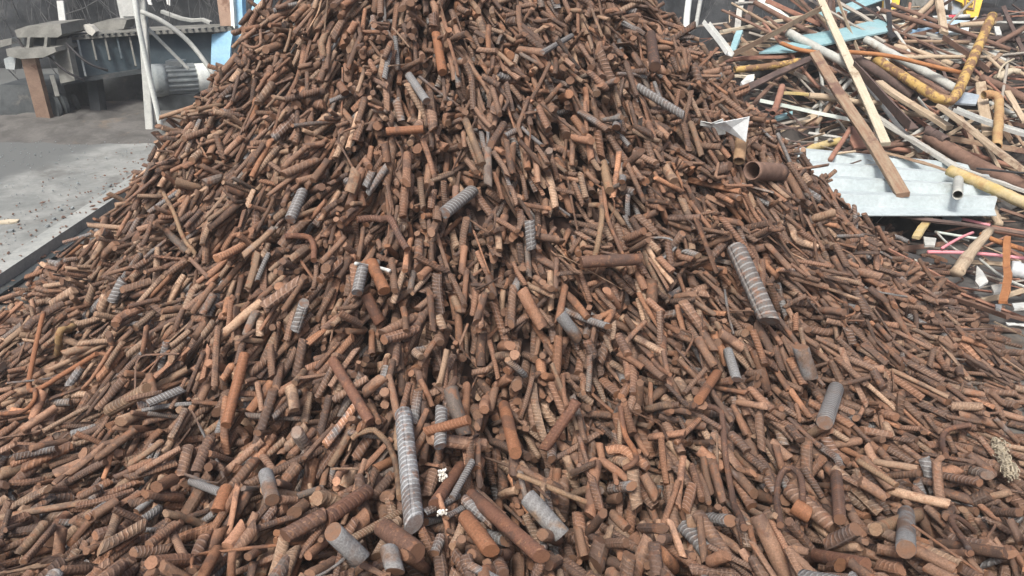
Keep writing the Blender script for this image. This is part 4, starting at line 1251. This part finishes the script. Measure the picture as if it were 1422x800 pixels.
S_('pipe', [(1202, 55), (1262, 88), (1328, 124)], 12, 'greypipe', 'long pale grey pipe slanting down-right behind the yellow V tube', 'pipe', -.25)
S_('rod', [(1176, 72), (1235, 78), (1290, 92), (1335, 101)], 6, 'orange', 'long orange rusty rod crossing over the grey pipe', 'rod', -.42)
S_('pipe', [(1181, 78), (1225, 103), (1270, 134)], 14, 'dkbrown', 'dark maroon pipe slanting down-right under the yellow tube', 'pipe', -.28)
S_('board', [(1262, 101), (1318, 132)], 10, 'brown', 'brown board between the yellow V tube and the grey pipe', 'board', -.22)
S_('log', [(1241, 65), (1280, 73), (1322, 90)], 11, 'tan', 'gnarled pale brown branch lying above the grey pipe', 'branch', -.15)
tag(plate('steel_plate', sp([(1283, 70), (1350, 68), (1388, 72), (1377, 83), (1335, 87), (1288, 79)], [0, 0, 0, -.1, -.15, -.1]), .015, M['greypipe']), 'dusty grey steel plate with a notched tail behind the yellow tube', 'plate', SCRAP)
S_('channel', [(1278, 66), (1345, 60)], 10, 'dkbrown', 'dark brown channel above the notched grey plate', 'channel', -.05)
tag(plate('stained_sheet', sp([(1266, 34), (1280, 28), (1346, 30), (1344, 45), (1300, 48), (1262, 48)], .25), .02, M['bluepanel'], None, .01), 'blue and white stained panel under the striped barrier pole', 'panel', SCRAP)
S_('board', [(1303, -20), (1311, 46)], 10, 'tan', 'tan wooden post upright in front of the blue panel', 'post', -.2)
S_('pipe', [(1244, 47), (1270, 26), (1302, -4)], 8, 'tan', 'tan pipe leaning up-right towards the tan post', 'pipe', -.1)
S_('rod', [(1252, 48), (1282, 24), (1303, 4)], 5, 'brown', 'thin brown rod alongside the leaning tan pipe', 'rod', -.15)
S_('board', [(1231, -20), (1236, 52)], 6, 'black', 'black upright bar at the end of the turquoise sheet', 'bar', -.2)
tag(pipe('rubber_ring', [at(1238, 50, 5.3), at(1242, 56, 5.25)], .028, M['black'], 16, .35), 'black rubber ring at the foot of the black bar', 'ring', SCRAP)
S_('log', [(1243, 42), (1258, 36)], 14, 'greenwhite', 'pale crumpled lump at the foot of the leaning tan pipe', 'lump', .0, name='crumpled_lump')
S_('log', [(1248, 50), (1262, 42)], 11, 'palegrey', 'pale round lump just below the other crumpled lump', 'lump', -.1, name='crumpled_lump')
bp_ = empty('barrier_pole', sp([(1300, 26)], .5)[0]); tag(bp_, 'red and white striped barrier pole behind the blue panel', 'barrier pole')
cols = [('red', 1236, 1249), ('white', 1249, 1268), ('white', 1268, 1316), ('red', 1316, 1328), ('white', 1328, 1346)]
for c, a, b in cols:
    f_ = lambda u: at(u, 28 - (u - 1236) * .05, zd(26) + .5)
    V, F, UV = sweep(resample([f_(a), f_(b)], 3), circ(.017, 10)); mesh_obj('stripe', V, F, M[c], bp_, True)
S_('board', [(1346, 31), (1440, 32)], 7, 'greypipe', 'grey level beam in the dark shed opening', 'beam', .3)
S_('board', [(1340, 52), (1440, 58)], 12, 'dkbrown', 'dark brown level beam below the grey level beam', 'beam', .15)
S_('board', [(1384, 38), (1387, 50)], 7, 'white', 'short white block between the two level beams', 'block', .2)
S_('board', [(1404, 23), (1424, 22)], 5, 'redbrown', 'reddish short bar above the grey level beam', 'bar', .3)
S_('log', [(1386, 108), (1402, 98), (1416, 100)], 12, 'fibre', 'pale ragged bundle with loose strands at the right edge', 'rag bundle', -.2, name='rag_bundle')
S_('rod', [(1386, 108), (1392, 90), (1408, 82)], 3, 'fibre', 'thin pale strand curling up from the ragged bundle', 'strand', -.25)
S_('rod', [(1372, 80), (1392, 98)], 5, 'tan', 'short tan stick leaning against the dusty grey plate', 'stick', -.2)
S_('pipe', [(1362, 108), (1395, 122), (1440, 146)], 11, 'brown', 'dark brown pipe running out at the right below the ragged bundle', 'pipe', -.2)
S_('board', [(1398, 127), (1424, 170)], 8, 'tan', 'tan lath slanting down at the right edge', 'lath', -.4)
S_('pipe', [(1366, 132), (1378, 131), (1387, 134), (1388, 150), (1384, 204)], 12, 'rustyel', 'rusty yellow elbow pipe standing upright near the right edge', 'elbow pipe', -.46)
S_('board', [(1362, 116), (1367, 150), (1372, 186)], 13, 'tan', 'tan upright board left of the rusty elbow pipe', 'board', -.3)
tag(plate('steel_plate', sp([(1328, 134), (1340, 129), (1360, 133), (1355, 146), (1326, 144)], -.3), .012, M['greybluepl']), 'grey-blue plate right of the bend in the yellow tube', 'plate', SCRAP)
S_('pipe', [(1314, 196), (1302, 188), (1286, 181)], 13, 'dkbrown', 'dark pipe with open mouth beside the tan plank', 'pipe', -.42)
S_('pipe', [(1288, 189), (1340, 222), (1440, 268)], 19, 'brown', 'thick brown pipe running down to the right edge', 'pipe', -.35)
S_('pipe', [(1318, 236), (1370, 258), (1440, 290)], 16, 'lichen', 'yellow-stained pole running out at the right edge above the white sheets', 'pole', -.5)
S_('board', [(1228, 212), (1270, 222), (1324, 240)], 9, 'tanbrown', 'split brown lath ending at the yellow-stained pole', 'lath', -.4)
S_('board', [(1330, 232), (1440, 272)], 9, 'palegrey', 'pale board alongside the top of the yellow-stained pole', 'board', -.42)
S_('pipe', [(1330, 271), (1331, 248)], 13, 'greypipe', 'short upright pipe end with open mouth above the white sheets', 'pipe', [-.66, -.45])
S_('rod', [(1356, 234), (1440, 242)], 3, 'black', 'thin black cable at the right edge over the brown pipe', 'cable', -.55)

# white corrugated roofing: stepped profile swept across
def corrugated():
    A, B, C, D = [np.array(p) for p in sp([(1100, 213), (1364, 238), (1384, 299), (1180, 299)], [-.30, -.22, -.42, -.48])]
    n = 4; prof = []
    for k in range(n):
        a = k / n
        prof += [(a, 0), (a + .08 / n, .04), (a + .34 / n, .045), (a + .46 / n, 0)]
    prof.append((1, 0))
    nrm = np.cross(B - A, D - A); nrm /= np.linalg.norm(nrm)
    if nrm[2] < 0: nrm = -nrm
    V = []; m = 14
    for a, h in prof:
        l, r_ = A * (1 - a) + D * a, B * (1 - a) + C * a
        for q in np.linspace(0, 1, m): V.append(l * (1 - q) + r_ * q + nrm * h)
    top = np.array(V); bot = top - nrm * .004; K = len(prof); o = len(top)
    F = []
    for i in range(K - 1):
        for j in range(m - 1):
            F.append((i * m + j, i * m + j + 1, (i + 1) * m + j + 1, (i + 1) * m + j)); F.append((o + i * m + j, o + (i + 1) * m + j, o + (i + 1) * m + j + 1, o + i * m + j + 1))
    for j in range(m - 1):
        F.append((j, o + j, o + j + 1, j + 1)); F.append(((K - 1) * m + j, (K - 1) * m + j + 1, o + (K - 1) * m + j + 1, o + (K - 1) * m + j))
    for i in range(K - 1):
        F.append((i * m, (i + 1) * m, o + (i + 1) * m, o + i * m)); F.append((i * m + m - 1, o + i * m + m - 1, o + (i + 1) * m + m - 1, (i + 1) * m + m - 1))
    return mesh_obj('corrugated_sheet', np.concatenate([top, bot]), F, M['corr'])


tag(corrugated(), 'pale blue-white corrugated roofing sheet lying beside the heap', 'roofing sheet')
S_('log', [(1376, 288), (1388, 312)], 13, 'tan', 'tan log stump end right of the roofing sheet', 'log', -.25)
S_('board', [(1250, 300), (1340, 312), (1440, 328)], 6, 'dkbrown', 'thin dark lath running level beneath the roofing sheet', 'lath', -.4)
S_('board', [(1272, 330), (1290, 303)], 10, 'lichen', 'yellowish board stub beneath the roofing sheet', 'board', -.35)
tag(plate('sheet_scrap', sp([(1308, 300), (1322, 297), (1336, 304), (1334, 310), (1310, 306)], -.3), .006, M['corr']), 'pale scrap of sheet just below the roofing sheet', 'sheet', SCRAP)
S_('rod', [(1336, 304), (1375, 313)], 4, 'pink', 'short pink rod below the right end of the roofing sheet', 'rod', -.3)
S_('rod', [(1308, 345), (1330, 333), (1351, 323)], 4, 'pink', 'pink rod rising up-right beside the tan log', 'rod', -.35)
S_('rod', [(1288, 350), (1350, 352), (1440, 361)], 5, 'pink', 'long pink rod running level to the right edge', 'rod', -.3)
S_('log', [(1329, 378), (1350, 350), (1374, 320)], 16, 'tan', 'pale tan log leaning up-right over the pink rods', 'log', [-.5, -.5, -.42])
S_('pipe', [(1376, 318), (1440, 328)], 11, 'redbrown', 'reddish pipe behind the top of the tan log', 'pipe', -.3)
S_('rod', [(1362, 325), (1378, 333), (1400, 340), (1440, 352)], 7, 'orange', 'curved orange rusty bar near the right edge', 'bar', -.42)
S_('board', [(1399, 330), (1396, 368), (1401, 384), (1392, 420)], 9, 'orange', 'twisted orange rusty strip hanging upright near the right edge', 'strip', -.5, n=12)
S_('rod', [(1300, 322), (1325, 345), (1345, 356)], 3, 'greypipe', 'thin grey wire crossing under the pink rods', 'wire', -.28)
S_('rod', [(1360, 360), (1390, 385), (1440, 405)], 4, 'greypipe', 'grey wire sweeping down to the right edge', 'wire', -.3)
S_('rod', [(1298, 322), (1360, 332)], 4, 'greenwhite', 'thin pale strip level above the rising pink rod', 'strip', -.2)
tag(plate('plastic_scrap', sp([(1356, 370), (1364, 378), (1372, 392), (1360, 400), (1354, 392)], -.3), .01, M['white'], None, .01), 'crumpled white plastic below the tan log', 'plastic scrap', SCRAP)
tag(plate('plastic_scrap', sp([(1376, 398), (1394, 396), (1396, 406), (1380, 408)], -.25), .01, M['palegrey'], None, .01), 'flat pale plastic left of the orange strip foot', 'plastic scrap', SCRAP)
tag(plate('plastic_scrap', sp([(1382, 424), (1391, 425), (1390, 431), (1383, 429)], -.3), .01, M['white']), 'tiny white plastic piece low at the right edge', 'plastic scrap', SCRAP)
tag(plate('plastic_scrap', sp([(1405, 423), (1440, 420), (1440, 428), (1408, 430)], -.2), .01, M['white']), 'white plastic sheet edge low at the right edge', 'plastic scrap', SCRAP)
S_('board', [(1398, 450), (1440, 453)], 5, 'white', 'white slat on the ground at the foot of the heap', 'slat', -.2)
S_('log', [(1404, 374), (1436, 380)], 26, 'sack', 'grey plastic sack bulging at the right edge', 'sack', -.3, name='plastic_sack')
tag(plate('sheet_scrap', sp([(1282, 330), (1300, 332), (1298, 342), (1284, 342)], -.3), .01, M['greypipe']), 'grey flat scrap at the heap edge under the roofing sheet', 'sheet', SCRAP)

# more loose lengths lying about the pile, each told by the piece it lies nearest to
LM2 = []
for o in list(COL.objects):
    if o.get('group') == SCRAP and o.type == 'MESH':
        c = np.array(o.matrix_basis @ (sum((Vector(b) for b in o.bound_box), Vector()) / 8)); u, v, w_ = to_px(c[None]); LM2.append((o['label'].split(' slanting')[0].split(' lying')[0].split(' rising')[0].split(' running')[0].split(' beside')[0].split(' crossing')[0].split(' with ')[0].split(' at the')[0].split(' behind')[0].split(' above')[0].split(' under')[0].split(' below')[0], u[0], v[0]))
nml = {}
for m_ in LM2: nml[m_[0]] = nml.get(m_[0], 0) + 1
LM2 = [m_ for m_ in LM2 if nml[m_[0]] == 1 and 2 < len(m_[0].split()) < 8]
used2 = set(); made = 0
KN = {'tan': 'tan', 'brown': 'brown', 'dkbrown': 'dark brown', 'redbrown': 'reddish brown', 'greywood': 'grey', 'tanbrown': 'stained tan', 'palegrey': 'pale grey', 'greypipe': 'dusty grey'}
while made < 135:
    u = random.uniform(1060, 1415); v = random.uniform(28, 285)
    if v > 60 + (u - 1020) * .62 + 40 and u < 1300: continue
    a = math.radians(random.gauss(28, 26) if random.random() < .72 else random.gauss(-30, 20)); l = random.uniform(50, 190)
    du, dv_ = math.cos(a) * l / 2, math.sin(a) * l / 2
    mk = random.choices(list(KN), [4, 3, 3, 2.5, 2, 3, .8, .8])[0]; kd, kn = random.choice([('board', 'lath'), ('board', 'flat bar'), ('rod', 'rod'), ('pipe', 'tube'), ('angle', 'angle bar')])
    ori = 'level' if abs(math.degrees(a)) < 15 else 'slanting down-right' if a > 0 else 'slanting up-right'
    lab = None
    for sh, mu, mv in sorted(LM2, key=lambda m_: (m_[1] - u) ** 2 + (m_[2] - v) ** 2)[:5]:
        wh = ('below' if v > mv else 'above') if abs(v - mv) > abs(u - mu) else ('right of' if u > mu else 'left of')
        t = f'{KN[mk]} {kn} {ori} {wh} the {sh}'
        if t not in used2 and len(t.split()) <= 16: lab = t; break
    if lab is None: continue
    used2.add(lab); made += 1
    S_(kd, [(u - du, v - dv_), (u + du, v + dv_)], random.uniform(3, 7.5), mk, lab, kn, random.uniform(-.22, .02), warp=.006)

# fine tangle nobody could count
LC = ['tan', 'dkbrown', 'brown', 'greywood', 'palegrey', 'redbrown', 'black']
lits = [MB() for _ in LC]
for i in range(1800):
    x, y = random.uniform(1.0, 5.4), random.uniform(2.35, 6.9)
    z = float(mound(np.array(x), np.array(y)))
    k = random.choices(range(len(LC)), [3, 4, 4, 3, 1.5, 3, 2])[0]
    a = random.gauss(-.5, .8); l = random.uniform(.06, .5); w = random.uniform(.005, .022)
    d = np.array([math.cos(a), math.sin(a) * .8, random.gauss(0, .22)])
    p = np.array([x, y, z + random.uniform(.0, .09)])
    lits[k].add(sweep(resample([p - d * l / 2, p + rng.normal(0, .02, 3) * l, p + d * l / 2], 5), rect(w, w * random.uniform(.3, 1)), roll=random.random() * 3)[:2])
allv, allf, fm = [], [], []
for k, mb in enumerate(lits):
    o = len(allv); allv += mb.v; allf += [tuple(i + o for i in q) for q in mb.f]; fm += [k] * len(mb.f)
o = mesh_obj('scrap_litter', allv, allf, M[LC[0]], mats2=[M[c] for c in LC[1:]], fmat=fm)
tag(o, 'fine tangle of sticks, laths and rusty scraps filling the pile', 'scrap litter', kind='stuff')

# excavator standing behind the scrap
ex = empty('excavator', at(1310, 60, 7.2)); tag(ex, 'yellow excavator standing behind the scrap pile at the top right', 'excavator')
quad_prism('side_panel', [(1326, -90), (1368, -90), (1366, -5), (1358, 24), (1343, 24), (1341, 12), (1336, 4), (1326, 0)], [7.0] * 8, .4, M['exyellow'], ex)
sp_ = quad_prism('panel_frame', [(1341, -40), (1357, -40), (1355, 2), (1353, 14), (1340, 12)], [6.985] * 5, .02, M['ochre_rust'], ex)
quad_prism('panel_door', [(1343, -40), (1355, -40), (1353, 0), (1351, 11), (1342, 10)], [6.975] * 5, .02, M['exyellow'], ex)
fc = bpy.data.curves.new('marking', 'FONT'); fc.body = '50'; fc.size = .075; fc.extrude = .003; fc.materials.append(M['machdark'])
ft_ = bpy.data.objects.new('lettering', fc); COL.objects.link(ft_)
bpy.context.view_layer.update()
fm_ = bpy.data.meshes.new_from_object(ft_.evaluated_get(bpy.context.evaluated_depsgraph_get()))
bpy.data.objects.remove(ft_)
fo = bpy.data.objects.new('marking', fm_); COL.objects.link(fo); fo.parent = ex
pm = at(1350, 8, 6.96); fo.location = pm - np.array(ex.location); fo.rotation_euler = (R(90), R(-90), 0)
quad_prism('counterweight', [(1318, -90), (1328, -90), (1332, 2), (1340, 20), (1322, 20)], [7.05] * 5, .5, M['greybluepl'], ex)
quad_prism('boom_foot', [(1240, -90), (1262, -90), (1248, 12), (1238, 14)], [7.0] * 4, .2, M['exyellow'], ex)
quad_prism('engine_bay', [(1254, -90), (1318, -90), (1318, 26), (1250, 26)], [7.3] * 4, .7, M['machdark'], ex)
quad_prism('grey_guard', [(1268, -6), (1292, -6), (1296, 12), (1286, 18), (1282, 8), (1272, 22), (1264, 20)], [7.1] * 7, .1, M['machgrey'], ex)
quad_prism('cab_pillar', [(1235, -90), (1240, -90), (1238, 15), (1234, 14)], [6.95] * 4, .1, M['white'], ex)
quad_prism('cab_pillar', [(1315, -60), (1319, -60), (1316, 14), (1311, 12)], [6.9] * 4, .1, M['white'], ex)
for q in (0, .9):
    c = at(1300, 58, 7.2); s = .26
    P = [(c[0] - .9 + s * math.cos(a), 0, c[2] + .02 + s * math.sin(a)) for a in np.linspace(math.pi / 2, 3 * math.pi / 2, 9)] + [(c[0] + .9 + s * math.cos(a), 0, c[2] + .02 + s * math.sin(a)) for a in np.linspace(-math.pi / 2, math.pi / 2, 9)]
    K = len(P); V = [(x, 7.5 + q, z) for x, _, z in P] + [(x, 7.8 + q, z) for x, _, z in P]
    mesh_obj('track', V, [tuple(range(K)), tuple(range(2 * K - 1, K - 1, -1))] + [(j, K + j, K + (j + 1) % K, (j + 1) % K) for j in range(K)], M['black'], ex)

# ------------------------------------------------------------------ thin haze added to lift the darks like a lens veil
hv_ = MB().box(-130, 130, -130, 130, -1.0, 3.6)
hm_ = bpy.data.materials.new('veil_haze'); hm_.use_nodes = True
nt = hm_.node_tree
for n in list(nt.nodes): nt.nodes.remove(n)
ho = nd(nt, 'ShaderNodeOutputMaterial'); pv = nd(nt, 'ShaderNodeVolumePrincipled')
pv.inputs['Color'].default_value = (.86, .91, .93, 1); pv.inputs['Density'].default_value = .007
nt.links.new(pv.outputs[0], ho.inputs['Volume'])
tag(hv_.build('haze', hm_), kind='stuff')

# ------------------------------------------------------------------ light
w = bpy.data.worlds.new('World'); scene.world = w; w.use_nodes = True
nt = w.node_tree
bg = nt.nodes['Background']
sky = nt.nodes.new('ShaderNodeTexSky'); sky.sky_type = 'NISHITA'; sky.sun_disc = False
ELEV, AZ = 58, 205
sky.sun_elevation = R(ELEV); sky.sun_rotation = R(AZ); sky.air_density = .7; sky.dust_density = 7.0; sky.ozone_density = .3
nt.links.new(sky.outputs[0], bg.inputs[0]); bg.inputs[1].default_value = .12
sl = bpy.data.lights.new('sun', 'SUN'); sl.energy = 1.9; sl.angle = R(12); sl.color = (1, .96, .9)
so = bpy.data.objects.new('sun', sl); COL.objects.link(so)
dv = Vector((math.sin(R(AZ)) * math.cos(R(ELEV)), math.cos(R(AZ)) * math.cos(R(ELEV)), math.sin(R(ELEV))))
so.rotation_euler = dv.to_track_quat('Z', 'Y').to_euler()
so.location = (0, 0, 8)
vs = scene.view_settings
vs.view_transform = 'Standard'; vs.look = 'None'; vs.exposure = .66; vs.gamma = 1; vs.use_curve_mapping = False
scene.cycles.use_denoising = True
scene.cycles.max_bounces = 6
